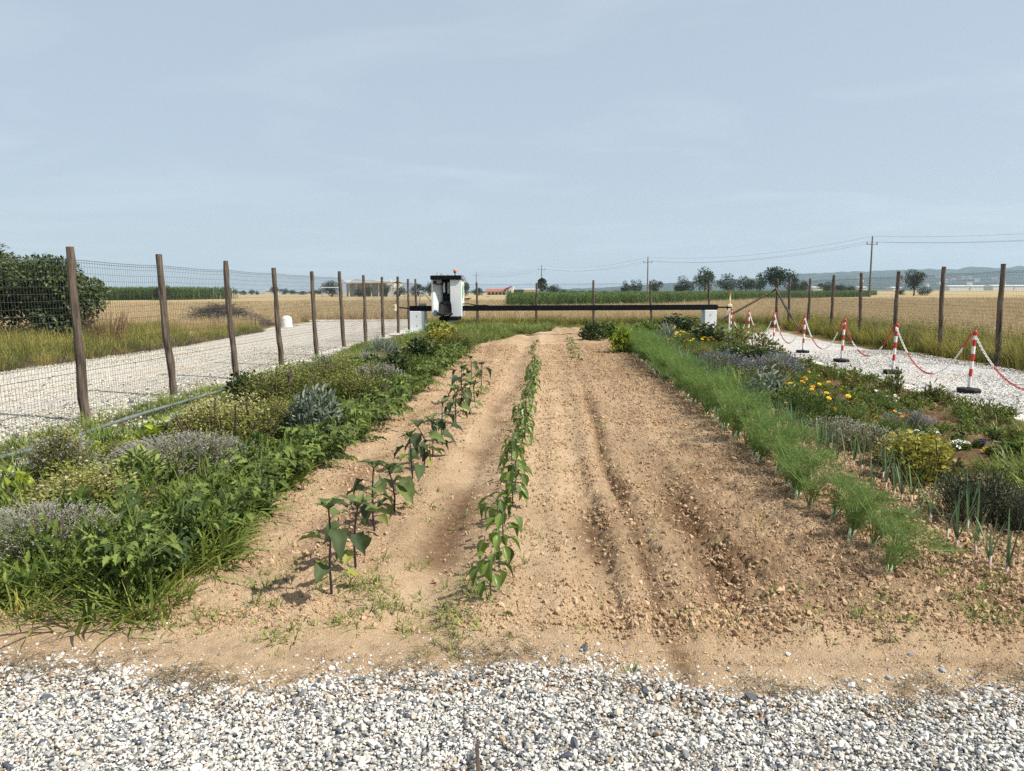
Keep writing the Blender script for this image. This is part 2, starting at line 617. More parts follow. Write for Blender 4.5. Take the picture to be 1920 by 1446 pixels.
M['green_decal'] = plain('green_decal', (0.07, 0.38, 0.07), 0.5, 0.3)
M['hose'] = plain('grey_green_hose', (0.13, 0.155, 0.155), 0.45, 0.4, 0, 0.1, 5.0)
M['metal_pole'] = plain('dark_steel', (0.13, 0.115, 0.10), 0.7, 0.3)

M['egg_leaf'] = leaf_mat('aubergine_leaf', (0.042, 0.074, 0.040), (0.12, 0.17, 0.068), 0.30, 0.6, 0.2, 0.15)
M['egg_old'] = leaf_mat('aubergine_old_leaf', (0.14, 0.19, 0.05), (0.23, 0.27, 0.08), 0.4)
M['egg_stem'] = plain('aubergine_stem', (0.028, 0.018, 0.026), 0.6)
M['pep_leaf'] = leaf_mat('pepper_leaf', (0.046, 0.098, 0.025), (0.16, 0.25, 0.060), 0.35, 0.38, 0.45, 0.15)
M['pep_stem'] = plain('pepper_stem', (0.045, 0.075, 0.03), 0.6)
M['tom_leaf'] = leaf_mat('tomato_leaf', (0.042, 0.084, 0.028), (0.15, 0.215, 0.070), 0.35, 0.6, 0.2, 0.2)
M['grass'] = leaf_mat('lush_grass', (0.034, 0.074, 0.020), (0.155, 0.22, 0.058), 0.35, 0.5, 0.3, 0.45)
M['grass_b'] = leaf_mat('bright_grass', (0.060, 0.11, 0.028), (0.19, 0.24, 0.07), 0.35, 0.5, 0.3, 0.45)
M['weed'] = leaf_mat('weed_grass', (0.06, 0.12, 0.03), (0.19, 0.25, 0.075), 0.3, 0.6, 0.2, 0.5)
M['straw'] = leaf_mat('dry_straw', (0.10, 0.072, 0.045), (0.36, 0.28, 0.17), 0.2, 0.8, 0.1, 0.6, None, False)
M['verge'] = leaf_mat('verge_grass', (0.065, 0.115, 0.025), (0.27, 0.26, 0.075), 0.35, 0.6, 0.2, 0.6, (0.44, 0.33, 0.14))
M['wheat'] = leaf_mat('ripe_wheat', (0.45, 0.335, 0.175), (0.69, 0.54, 0.32), 0.3, 0.7, 0.15, 0.5, None, False)
M['corn'] = leaf_mat('maize_leaf', (0.030, 0.075, 0.020), (0.105, 0.175, 0.045), 0.3, 0.5, 0.3, 0.35)
M['ferny'] = leaf_mat('fennel_frond', (0.066, 0.135, 0.032), (0.215, 0.31, 0.085), 0.45, 0.7, 0.1, 0.2, None, False)
M['fen_bulb'] = plain('fennel_bulb', (0.60, 0.66, 0.40), 0.5, 0.35, 0, 0.15, 20)
M['fen_stalk'] = plain('fennel_stalk', (0.20, 0.30, 0.08), 0.55, 0.3, 0, 0.2, 20)
M['leek'] = leaf_mat('leek_leaf', (0.050, 0.105, 0.075), (0.135, 0.22, 0.13), 0.25, 0.5, 0.3, 0.2)
M['leek_sh'] = plain('leek_shaft', (0.55, 0.46, 0.38), 0.6, 0.3, 0, 0.2, 20)
M['oreg'] = leaf_mat('oregano_leaf', (0.070, 0.100, 0.030), (0.27, 0.285, 0.11), 0.35, 0.7, 0.15, 0.1, (0.50, 0.46, 0.25))
M['oreg_d'] = leaf_mat('olive_herb_leaf', (0.045, 0.075, 0.025), (0.19, 0.22, 0.075), 0.35, 0.7, 0.15, 0.1, (0.32, 0.26, 0.12))
M['gold'] = leaf_mat('golden_oregano_leaf', (0.11, 0.14, 0.030), (0.28, 0.28, 0.07), 0.3, 0.6, 0.2, 0.1)
M['lav'] = leaf_mat('lavender_leaf', (0.095, 0.125, 0.07), (0.25, 0.28, 0.18), 0.25, 0.8, 0.1, 0.1)
M['lav_fl'] = leaf_mat('lavender_flower', (0.25, 0.235, 0.21), (0.47, 0.44, 0.40), 0.2, 0.8, 0.1, 0.0, None, False)
M['lav_bl'] = leaf_mat('blue_lavender_flower', (0.17, 0.18, 0.20), (0.29, 0.30, 0.34), 0.2, 0.8, 0.1, 0.0, None, False)
M['rosm'] = leaf_mat('dark_rosemary_leaf', (0.020, 0.032, 0.020), (0.10, 0.115, 0.065), 0.15, 0.7, 0.15, 0.1, None, False)
M['sage'] = leaf_mat('silver_sage_leaf', (0.12, 0.155, 0.11), (0.33, 0.37, 0.28), 0.25, 0.8, 0.1, 0.1, None, False)
M['sage_g'] = leaf_mat('green_sage_leaf', (0.075, 0.13, 0.05), (0.21, 0.28, 0.11), 0.3, 0.75, 0.1, 0.1)
M['basil'] = leaf_mat('yellow_green_leaf', (0.12, 0.20, 0.03), (0.28, 0.36, 0.06), 0.4, 0.5, 0.3, 0.1)
M['leafy'] = leaf_mat('leafy_green', (0.045, 0.095, 0.025), (0.14, 0.205, 0.055), 0.35, 0.5, 0.3, 0.2)
M['shrub'] = leaf_mat('young_shrub_leaf', (0.045, 0.085, 0.022), (0.175, 0.195, 0.05), 0.3, 0.5, 0.35, 0.2, (0.32, 0.22, 0.06))
M['twig'] = plain('twig_bark', (0.10, 0.075, 0.055), 0.9)
M['stem_g'] = plain('green_stem', (0.11, 0.16, 0.05), 0.7)
M['dead'] = plain('dead_branch', (0.115, 0.095, 0.08), 0.95, 0.1, 0, 0.25, 3.0)
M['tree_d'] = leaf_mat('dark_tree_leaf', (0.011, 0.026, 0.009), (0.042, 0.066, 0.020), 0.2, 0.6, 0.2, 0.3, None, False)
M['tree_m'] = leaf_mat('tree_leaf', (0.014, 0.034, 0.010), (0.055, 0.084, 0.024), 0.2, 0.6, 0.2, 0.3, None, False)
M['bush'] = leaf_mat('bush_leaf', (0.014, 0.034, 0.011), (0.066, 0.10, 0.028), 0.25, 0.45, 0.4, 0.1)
M['fl_yel'] = plain('yellow_petal', (0.75, 0.52, 0.02), 0.6, 0.2, 0, 0.05)
M['fl_ora'] = plain('orange_petal', (0.72, 0.32, 0.02), 0.6, 0.2, 0, 0.08)
M['fl_whi'] = plain('white_petal', (0.80, 0.79, 0.74), 0.6, 0.2, 0, 0.03)
M['fl_blu'] = plain('violet_petal', (0.028, 0.022, 0.10), 0.6, 0.2)
M['fl_dark'] = plain('dark_petal', (0.03, 0.012, 0.012), 0.6, 0.2)
M['wall_w'] = plain('pale_plaster', (0.62, 0.60, 0.55), 0.9, 0.1, 0, 0.1, 0.5)
M['wall_c'] = plain('cream_plaster', (0.66, 0.58, 0.42), 0.9, 0.1, 0, 0.1, 0.5)
M['wall_d'] = plain('shaded_opening', (0.05, 0.045, 0.04), 0.9, 0.1)  # near-black painted as the shade inside openings; also colours one shed wall
M['roof_g'] = plain('fibre_cement_roof', (0.36, 0.335, 0.30), 0.9, 0.1, 0, 0.1, 0.6)
M['roof_r'] = plain('clay_tile_roof', (0.36, 0.13, 0.085), 0.9, 0.1, 0, 0.15, 0.8)
M['roof_d'] = plain('dark_sheet_roof', (0.06, 0.065, 0.075), 0.6, 0.3)
M['glass'] = plain('window_glass', (0.03, 0.035, 0.04), 0.1, 0.6)
#@@SECTION1


# ------------------------------------------------------------------ scatter (countless stuff)
_pid = [0]


def proto_coll(meshes):
    c = bpy.data.collections.new('source_%02d' % _pid[0])
    _pid[0] += 1
    for i, me in enumerate(meshes):
        o = bpy.data.objects.new('source_%02d_%02d' % (_pid[0], i), me)
        c.objects.link(o)
    return c


def scatter(name, meshes, pts, rot, scl, label, cat, idx=None, parent=None):
    pts = np.asarray(pts, float); n = len(pts)
    scl = np.asarray(scl, float)
    if scl.ndim == 1:
        scl = np.repeat(scl[:, None], 3, 1)
    if rot.ndim == 1:
        rot = np.stack([np.zeros(n), np.zeros(n), rot], 1)
    if idx is None:
        idx = RG.integers(0, len(meshes), n)
    me = bpy.data.meshes.new(name)
    me.vertices.add(n)
    me.vertices.foreach_set('co', pts.astype(np.float32).ravel())
    for nm, typ, arr, key in (('rot', 'FLOAT_VECTOR', rot, 'vector'), ('scl', 'FLOAT_VECTOR', scl, 'vector'), ('idx', 'INT', idx, 'value')):
        a = me.attributes.new(nm, typ, 'POINT')
        a.data.foreach_set(key, np.asarray(arr, np.float32 if typ != 'INT' else np.int32).ravel())
    me.update()
    o = place(name, me, parent)
    ng = bpy.data.node_groups.new(name + '_scatter', 'GeometryNodeTree')
    ng.interface.new_socket('Geometry', in_out='INPUT', socket_type='NodeSocketGeometry')
    ng.interface.new_socket('Geometry', in_out='OUTPUT', socket_type='NodeSocketGeometry')
    N = ng.nodes; L = ng.links
    gi = N.new('NodeGroupInput'); go = N.new('NodeGroupOutput')
    iop = N.new('GeometryNodeInstanceOnPoints')
    ci = N.new('GeometryNodeCollectionInfo')
    ci.inputs['Collection'].default_value = proto_coll(meshes)
    ci.inputs['Separate Children'].default_value = True
    ci.inputs['Reset Children'].default_value = True
    iop.inputs['Pick Instance'].default_value = True
    for nm, typ, sock in (('rot', 'FLOAT_VECTOR', 'Rotation'), ('scl', 'FLOAT_VECTOR', 'Scale'), ('idx', 'INT', 'Instance Index')):
        na = N.new('GeometryNodeInputNamedAttribute')
        na.data_type = typ
        na.inputs['Name'].default_value = nm
        L.new(na.outputs['Attribute'], iop.inputs[sock])
    L.new(gi.outputs[0], iop.inputs['Points'])
    L.new(ci.outputs[0], iop.inputs['Instance'])
    L.new(iop.outputs[0], go.inputs[0])
    md = o.modifiers.new('scatter', 'NODES')
    md.node_group = ng
    return tag(o, label, cat, kind='stuff')


def in_poly(x, y, poly):
    c = np.zeros(len(x), bool)
    j = len(poly) - 1
    for i in range(len(poly)):
        xi, yi = poly[i]; xj, yj = poly[j]
        k = ((yi > y) != (yj > y)) & (x < (xj - xi) * (y - yi) / (yj - yi + 1e-12) + xi)
        c ^= k
        j = i
    return c


def rand_poly(n, poly):
    p = np.array(poly)
    lo = p.min(0); hi = p.max(0)
    out = np.zeros((0, 2))
    while len(out) < n:
        q = lo + RG.random((n * 2, 2)) * (hi - lo)
        out = np.vstack([out, q[in_poly(q[:, 0], q[:, 1], poly)]])
    return out[:n]


# ------------------------------------------------------------------ ground
XL, XR, YF, YB = -5.45, 5.75, 1.0, 33.6
STRIP_L, STRIP_R = -4.78, 5.72


EDGE = [G(*q) for q in ((-200, 1250), (0, 1262), (150, 1256), (300, 1275), (400, 1296), (470, 1306), (560, 1288), (700, 1272), (850, 1262), (960, 1250), (1100, 1262), (1200, 1275), (1300, 1295),
                        (1400, 1308), (1500, 1306), (1600, 1312), (1700, 1316), (1800, 1312), (1920, 1305), (2200, 1300))]


def gauss(x, c, s):
    return np.exp(-((x - c) / s) ** 2)


def soil_h(x, y, fine=True):
    x = np.asarray(x, float); y = np.asarray(y, float)
    xw = x + 0.07 * (vnoise(y * 0.7, y * 0 + 3, 5) - 0.5) + 0.03 * (vnoise(y * 3.1, x * 2, 6) - 0.5)
    bed = sst(2.95, 3.5, y) * sst(-2.4, -1.8, x) * (1 - sst(1.9, 2.2, x))
    h = 0.024 * (fbm(x * 0.8, y * 0.5, 3, 21) - 0.5)
    prof = (0.035 * gauss(xw, -1.18, .17) + 0.030 * gauss(xw, -0.28, .13) + 0.025 * gauss(xw, -0.90, .10) - 0.050 * gauss(xw, -0.66, .15)
            - 0.030 * gauss(xw, -1.60, .15) + 0.020 * gauss(xw, 0.05, .10) - 0.030 * gauss(xw, 0.27, .09) * sst(9, 5, y)
            + 0.028 * gauss(xw, 0.40, .06) - 0.050 * gauss(xw, 0.54, .045) * sst(11.8, 10.5, y) * sst(4.6, 6.0, y)
            + 0.026 * gauss(xw, 0.70, .07) - 0.040 * gauss(xw, 0.93, .11) * sst(8, 5.5, y) + 0.025 * gauss(xw, 1.13, .10))
    h = h + bed * prof
    h = h + bed * 0.040 * (fbm(xw * 11, y * .40, 3, 23) - .5) * (.5 + .5 * sst(-.2, .3, x))
    # raised clods, rougher on the freshly tilled side and under the leeks
    rough = bed * (0.50 + 0.80 * sst(-0.1, 1.1, x)) + sst(1.9, 2.3, x) * sst(3.0, 3.5, y) * 1.25 + 0.35 * sst(3.05, 3.3, y) * sst(-1.6, -2.0, x)
    rough = rough * (1 - 0.75 * gauss(xw, -0.66, .22) * sst(8, 5, y)) + 0.17
    if fine:
        r1 = fbm(x * 9, y * 9, 3, 31)
        r2 = np.abs(fbm(x * 26, y * 26, 3, 41) - 0.5) * 2
        r3 = fbm(x * 55, y * 55, 2, 51)
        patch = sst(0.35, 0.7, fbm(x * 1.6, y * 1.6, 3, 61))
        h = h + rough * (0.040 * (r1 - 0.5) + (0.018 + 0.026 * patch) * (0.5 - r2) + 0.026 * (r3 - 0.5))
    # ragged lip where the tilled soil stops
    lip = sst(0.15, 1.0, x) * (1 - sst(1.6, 2.0, x)) * gauss(y, 3.30 + 0.05 * vnoise(x * 5, x * 0, 9), .07)
    h = h + 0.030 * lip - 0.030 * sst(0.1, .9, x) * (1 - sst(1.2, 1.8, x)) * gauss(y, 3.20, .05) * vnoise(x * 4, y * 3, 8)
    e = np.interp(x, [q.x for q in EDGE], [q.y for q in EDGE])
    return h - 0.006 * sst(3.1, 2.8, y) - 0.046 * sst(.03, -.22, y - e)


def damp_f(x, y):  # soil darkening weight: damp spots, furrows, ruts, planted strips and far ground
    xw = x + 0.12 * (vnoise(y * 1.7, x * 1.7, 71) - 0.5)
    n = sst(0.34, 0.66, .55 * fbm(x * 4.2, y * .8, 4, 81) + .45 * fbm(x * 2.2, y * 2.2, 4, 82))
    d = 0.75 * gauss(xw, -0.68, .16) * sst(4.0, 4.3, y) * sst(6.6, 5.2, y)
    d += 0.5 * gauss(xw, -1.35, .16) * sst(4.2, 4.4, y) * sst(5.6, 5.0, y)
    d += 0.42 * gauss(xw, -1.62, .12) * sst(4.5, 5.5, y) * n
    d += 0.45 * gauss(xw, -0.62, .13) * sst(6, 7, y) * sst(14, 9, y) * n
    d += 0.60 * gauss(xw, 0.33, .15) * sst(4.0, 4.4, y) * sst(5.7, 5.0, y)
    d += 0.55 * gauss(xw, 0.95, .12) * sst(3.4, 3.7, y) * sst(6.2, 5.0, y)
    d += 0.55 * gauss(xw, 0.55, .05) * sst(12, 10, y)
    d += 0.28 * sst(0.6, 1.3, x) * sst(1.9, 1.6, x) * n * sst(3.3, 3.8, y) * sst(9, 6, y)
    d += 0.62 * sst(1.65, 2.1, x) * sst(3.2, 3.9, y) * (0.35 + 0.65 * n)
    d += (0.14 + 0.24 * n) * sst(-.1, .6, x) * sst(3.2, 3.6, y) + 0.18 * sst(8, 15, y)
    d += 0.25 * n * sst(-.2, -.5, x) * sst(3.3, 4, y)
    d += 0.70 * sst(-1.95, -2.3, x) * sst(3.4, 3.9, y)
    d += (0.35 + .3 * n) * sst(2.9, 3.3, x) * sst(4, 5, y) + .4 * sst(-2.9, -3.3, x)
    d += 0.25 * gauss(y, 3.02, .10) * sst(0.35, .6, fbm(x * 9, y * 14, 3, 91))
    d += 0.5 * gauss(xw, 0.75, .35) * gauss(y, 3.35, .10)
    return np.clip(d, 0, 1)


def grid(xs, ys):
    X, Y = np.meshgrid(xs, ys)
    nx, ny = len(xs), len(ys)
    i = np.arange(ny - 1)[:, None] * nx + np.arange(nx - 1)[None]
    F = np.stack([i, i + 1, i + nx + 1, i + nx], -1).reshape(-1, 4)
    return X.ravel(), Y.ravel(), F


mb = MB()
x, y, F = grid(np.arange(-3.3, 3.45, 0.014), np.arange(2.6, 6.6, 0.014))
mb.add(np.stack([x, y, soil_h(x, y)], 1), F, damp_f(x, y))
x, y, F = grid(np.arange(XL, XR, 0.045), np.arange(YF, 14.05, 0.045))
inside = (x > -3.22) & (x < 3.3) & (y > 2.68) & (y < 6.5)
z = soil_h(x, y) - 0.06 * inside
mb.add(np.stack([x, y, z], 1), F, damp_f(x, y))
x, y, F = grid(np.arange(XL, XR, 0.11), np.arange(13.9, YB, 0.11))
z = soil_h(x, y) - 0.02 * (y < 14.0)
mb.add(np.stack([x, y, z], 1), F, damp_f(x, y))
tag(mb.obj('garden_soil', M['soil'], smooth=True), 'sandy tilled soil of the kitchen garden plot', 'soil', kind='structure')

mb = MB()
mb.add([(-7000, -300, -.09), (7000, -300, -.09), (7000, 7000, -.09), (-7000, 7000, -.09)], [(0, 1, 2, 3)])
tag(mb.obj('ground', M['ground']), 'flat straw-coloured farmland reaching to the horizon', 'ground', kind='structure')


def ribbon(left, right, z, n=120, wob=0.12, seed=1):
    """sheet between two polylines given as lists of (x, y), edges ragged"""
    def res(p):
        p = np.array(p, float)
        d = np.concatenate([[0], np.cumsum(np.linalg.norm(np.diff(p, axis=0), axis=1))])
        t = np.linspace(0, d[-1], n)
        return np.stack([np.interp(t, d, p[:, 0]), np.interp(t, d, p[:, 1])], 1)
    A, B = res(left), res(right)
    rr = np.random.default_rng(seed)
    A[:, 0] += wob * (rr.random(n) - .5) * 2; B[:, 0] += wob * (rr.random(n) - .5) * 2
    k = 8
    t = np.linspace(0, 1, k)
    P = A[:, None] * (1 - t)[None, :, None] + B[:, None] * t[None, :, None]
    zz = z + 0.03 * (fbm(P[..., 0] * .6, P[..., 1] * .4, 3, seed) - .5)
    zz[:, 0] = z - 0.03; zz[:, -1] = z - 0.03
    V = np.concatenate([P, zz[..., None]], -1).reshape(-1, 3)
    i = np.arange(n - 1)[:, None] * k + np.arange(k - 1)[None]
    return V, np.stack([i, i + 1, i + k + 1, i + k], -1).reshape(-1, 4)


TR_L = [(-11.6, -4), (-11.5, 15), (-11.3, 22), (-12.2, 31), (-13.5, 37), (-13.0, 41.2)]
TR_R = [(-5.55, -4), (-5.55, 15), (-5.6, 22), (-5.6, 31), (-5.9, 35), (-6.2, 41.0)]
mb = MB(); mb.add(*ribbon(TR_L, TR_R, -0.015, 160, .14, 3))
tag(mb.obj('gravel_track', M['gravel_w'], smooth=True), 'wide pale gravel track outside the wire fence', 'track', kind='structure')
PA_L = [(5.55, -4), (5.7, 6), (5.75, 16), (5.8, 24), (5.9, 33.6)]
PA_R = [(9.35, -4), (9.2, 6), (9.1, 15), (8.6, 22), (8.9, 28), (9.4, 33.6)]
mb = MB(); mb.add(*ribbon(PA_L, PA_R, -0.010, 160, .14, 5))
tag(mb.obj('gravel_path', M['gravel'], smooth=True), 'white gravel path beside the chain barrier', 'path', kind='structure')
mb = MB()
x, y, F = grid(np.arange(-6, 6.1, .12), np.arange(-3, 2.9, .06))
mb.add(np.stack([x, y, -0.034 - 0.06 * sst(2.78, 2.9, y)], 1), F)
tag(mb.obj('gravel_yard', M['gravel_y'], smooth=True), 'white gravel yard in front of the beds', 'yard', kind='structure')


def strip(name, xc, w, y0, y1, label, top=0.05):
    ys = np.arange(y0, y1, 0.16)
    rr = np.random.default_rng(int(xc * 10) + 100)
    mb = MB()
    a = xc - w / 2 + 0.07 * (fbm(ys * 1.3, ys * 0 + xc, 3, 5) - .5) + 0.02 * (rr.random(len(ys)) - .5)
    b = xc + w / 2 + 0.12 * (fbm(ys * 1.1, ys * 0 - xc, 3, 6) - .5) + 0.025 * (rr.random(len(ys)) - .5)
    t = top + 0.008 * (rr.random(len(ys)) - .5)
    P = np.stack([np.stack([a - .02, ys, ys * 0 - .08], 1), np.stack([a, ys, t - .012], 1), np.stack([a + .015, ys, t], 1),
                  np.stack([b - .015, ys, t], 1), np.stack([b, ys, t - .012], 1), np.stack([b + .02, ys, ys * 0 - .08], 1)], 1)
    n = len(ys)
    i = np.arange(n - 1)[:, None] * 6 + np.arange(5)[None]
    mb.add(P.reshape(-1, 3), np.stack([i, i + 1, i + 7, i + 6], -1).reshape(-1, 4))
    return tag(mb.obj(name, M['concrete']), label, 'kerb', kind='structure')


strip('concrete_kerb', STRIP_L, 0.30, 1.0, 33.5, 'pale concrete runner strip beside the hose', 0.018)
strip('concrete_kerb', STRIP_R, 0.34, 1.0, 33.5, 'pale concrete runner strip beside the white gravel path', 0.022)
mb = MB(); mb.box((-13.2, 40.9, -.08), (-6.0, 41.6, .06), bev=.02)
tag(mb.obj('concrete_kerb', M['concrete']), 'pale concrete edge where the gravel track ends at the wheat', 'kerb', kind='structure')

# ripe-crop canopy: the tops of the standing wheat beyond the modelled stalks
mb = MB()
x, y, F = grid(np.linspace(-700, -16, 60), np.linspace(95, 1200, 120))
mb.add(np.stack([x, y, 0.42 + 0.25 * (fbm(x * .2, y * .05, 3, 5) - .5) - 0.6 * (y < 100)], 1), F)
x, y, F = grid(np.linspace(-16, 700, 60), np.linspace(150, 1200, 110))
mb.add(np.stack([x, y, 0.42 + 0.25 * (fbm(x * .2, y * .05, 3, 6) - .5) - 0.6 * (y < 158)], 1), F)
x, y, F = grid(np.linspace(30, 260, 60), np.linspace(95, 150.5, 30))
keep = ~in_poly(x, y, [(28, 104), (60, 140), (75, 160), (28, 160)])
mb.add(np.stack([x, y, np.where(keep, 0.42, -.2) + 0.25 * (fbm(x * .2, y * .05, 3, 7) - .5) - 0.6 * (y < 99)], 1), F)
tag(mb.obj('wheat_field', M['canopy'], smooth=True), 'ripe wheat field stretching away beyond the fences', 'field', kind='structure')

# ------------------------------------------------------------------ hills with hamlets
HD = 3200.0
prof_px = [(900, 548), (1000, 546), (1110, 541), (1240, 533), (1310, 527), (1400, 524), (1470, 519), (1500, 514), (1560, 512), (1600, 510),
           (1640, 509), (1700, 506), (1740, 505), (1790, 506), (1825, 501), (1870, 504), (1920, 499), (2000, 497), (2300, 490), (2700, 495), (3400, 500)]
pr = [at(px, py, HD) for px, py in prof_px]
hx = np.arange(pr[0].x, pr[-1].x, 14.0)
hz_ = np.interp(hx, [p.x for p in pr], [p.z for p in pr])
rows = np.linspace(0, 1, 46)
HX, T = np.meshgrid(hx, rows)
HZ = np.interp(HX.ravel(), hx, hz_).reshape(HX.shape)
YY = HD - 900 + 900 * T + 160 * (fbm(HX * .002, T * 2, 3, 12) - .5) * (1 - T) * T * 4
prof = T ** 1.25 + 0.16 * (fbm(HX * .0035 + 7, T * 3.5, 4, 13) - .5) * np.sin(T * math.pi)
ZZ = HZ * prof + (9 * (fbm(HX * .045, YY * .045, 3, 14) - .35)) * sst(0.05, .25, T)
mb = MB()
n1, n2 = HX.shape
i = np.arange(n1 - 1)[:, None] * n2 + np.arange(n2 - 1)[None]
mb.add(np.stack([HX, YY, ZZ], -1).reshape(-1, 3), np.stack([i, i + 1, i + n2 + 1, i + n2], -1).reshape(-1, 4))
hm = NT('wooded_hill').set(0.95, 0.05)
nn = hm.noise(0.012, 6, 0.65, hm.pos())
hm.base(hm.ramp(nn, [(0.40, (0.012, 0.019, 0.011)), (0.55, (0.022, 0.032, 0.016)), (0.66, (0.038, 0.048, 0.022)), (0.78, (0.11, 0.11, 0.06))]))
tag(mb.obj('hills', hm.m, smooth=True), 'long wooded hill ridge on the horizon', 'hills', kind='structure')


def hill_z(xx, tt):
    a = int(np.argmin(abs(hx - xx))); b = int(np.argmin(abs(rows - tt)))
    return float(HX[b, a]), float(YY[b, a]), float(ZZ[b, a])


def small_house(loc, w, d, h, rot, wall, roof, label, cat, group, pitch=0.3):
    t = thing('distant_house', label, cat, loc, rot, group)
    m1 = MB(); m1.box((-w / 2, -d / 2, -4), (w / 2, d / 2, h)); m1.obj('wall', wall, t)
    m2 = MB()
    e = 0.6
    V = [(-w / 2 - e, -d / 2 - e, h), (w / 2 + e, -d / 2 - e, h), (w / 2 + e, d / 2 + e, h), (-w / 2 - e, d / 2 + e, h),
         (-w / 2 - e, 0, h + d * pitch), (w / 2 + e, 0, h + d * pitch)]
    m2.add(V, [(0, 1, 5, 4), (2, 3, 4, 5), (0, 3, 2, 1)]); m2.add(V, [(0, 4, 3), (1, 2, 5)])
    m2.obj('roof', roof, t)
    return t


rr = random.Random(4)
hill_px = [(1672, .62), (1690, .35), (1776, .70), (1783, .55), (1785, .40), (1797, .60), (1806, .28), (1822, .45), (1835, .62), (1843, .22), (1851, .40),
           (1860, .52), (1872, .30), (1888, .36), (1893, .58), (1905, .24), (1912, .46), (1510, .55), (1525, .80), (1640, .50), (1706, .22), (1748, .30)]
for px, tt in hill_px:
    xx = at(px, 540, HD - 600).x
    hxx, hyy, hzz = hill_z(xx, tt)
    small_house((hxx, hyy, hzz - 1), rr.uniform(10, 20), rr.uniform(9, 12), rr.uniform(7, 10), rr.uniform(-.5, .5),
                M['wall_w'], M['roof_r'], 'tiny pale house among the trees on the hill slope', 'house', 'houses scattered on the hillside', .22)
# long pale industrial sheds at the foot of the hills
for k, (pa, pb, py, D) in enumerate([(1772, 1808, 541, 1150), (1812, 1850, 540, 1180), (1853, 1890, 541, 1120), (1893, 1960, 540, 1160), (1519, 1535, 541, 900), (1604, 1618, 542, 900), (1668, 1684, 541, 1100)]):
    a = at(pa, py, D); b = at(pb, py, D)
    hgt = 7.0 if k < 4 else 5.0
    small_house(((a.x + b.x) / 2, D, 0), (b.x - a.x), 24, hgt, 0, M['wall_w'], M['white_paint'],
                ['long white shed at the foot of the hills', 'small white shed glimpsed between far bushes'][k > 3], 'shed',
                ['white sheds at the foot of the hills', 'white sheds among far bushes'][k > 3], .05)
#@@SECTION2


# ------------------------------------------------------------------ fences
def post_mesh(H, lean, r0=0.058, r1=0.046, seed=0):
    rr = np.random.default_rng(seed)
    k = 12
    t = np.linspace(0, 1, k)
    w = np.cumsum(rr.normal(0, .012, (k, 2)), 0); w -= w[0]
    P = np.stack([w[:, 0] * .5 + lean[0] * t, w[:, 1] * .5 + lean[1] * t, -0.12 + (H + .12) * t], 1)
    R = r0 + (r1 - r0) * t + rr.normal(0, .0028, k)
    R[int(rr.integers(3, 9))] *= 1.10
    mb = MB().tube(P, R, 10, jitter=.22)
    return mb.mesh('post', M['bark'])


def fence(name, label, A, B, ts, lean, ztop, hs, sag=None, side=1, radius=0.0019):
    """wire fence along the line A-B with posts at the parameters ts"""
    A = Vector((*A, 0)); B = Vector((*B, 0))
    root = thing(name, label, 'fence', A)
    dv = B - A
    for i, t in enumerate(ts):
        o = place('post', post_mesh(hs[i], (lean[0] + random.uniform(-.05, .05), lean[1] + random.uniform(-.05, .05)), seed=hash((name, i)) % 9999 if False else i * 31 + len(name)),
                  root, dv * t)
    Ln = dv.length
    n = int(Ln / 0.055)
    u = (np.arange(n) + .5) / n
    dn = np.array(dv)
    nrm = np.array([-dv.y, dv.x, 0]) / Ln * side * 0.055
    tsA = np.array(ts)

    def top(uu):
        z = ztop - 0.02 * np.abs(np.sin(uu * 40))
        if sag is not None:
            z = z - sag[1] * np.exp(-((uu - sag[0]) / sag[2]) ** 2)
        return z

    def pt(uu, z):
        zz = np.asarray(z, float)
        b = dn[None] * uu[:, None] + nrm[None]
        ln = np.array([lean[0], lean[1], 0]) * .92
        bow = 0.012 * np.sin(uu * 97) [:, None] * np.array([[dn[1], -dn[0], 0]]) / Ln
        return b + ln[None] * (zz / 2.1)[:, None] + bow * np.sin(zz * 3)[:, None] + np.stack([0 * zz, 0 * zz, zz], 1)
    mb = MB()
    tz = top(u)
    zs = [0.03, .45, .9, 1.35, 1.0]
    for a, b in ((0.02, .33), (.33, .66), (.66, 1.0)):
        mb.wires(pt(u, tz * a), pt(u, tz * b), radius)
    hz = np.concatenate([np.arange(0.04, .9, 0.062), np.arange(.9, 1.99, .085)]) / 2.0
    m = max(12, int(Ln / 0.6))
    us = np.linspace(0, 1, m)
    tt = top(us)
    for k, q in enumerate(list(hz) + [1.0]):
        p = pt(us, tt * q)
        mb.wires(p[:-1], p[1:], radius * (1.0 if q < 1 else 1.8))
    for q in (.30, .62, .985):
        p = pt(us, tt * q) + nrm * .08
        mb.wires(p[:-1], p[1:], .0030)
    w = mb.obj('wire_mesh', M['wire'], root)
    w['label'] = 'welded wire netting'
    return root


def fence_t(A, B, pxs):
    """parameters along A-B of the posts seen at photo columns pxs (base height)"""
    out = []
    for px in pxs:
        v = ray(px, 640)
        a = np.array([[B[0] - A[0], -v.x], [B[1] - A[1], -v.y]])
        s = np.linalg.solve(a, [-A[0], -A[1]])
        out.append(float(s[0]))
    return out


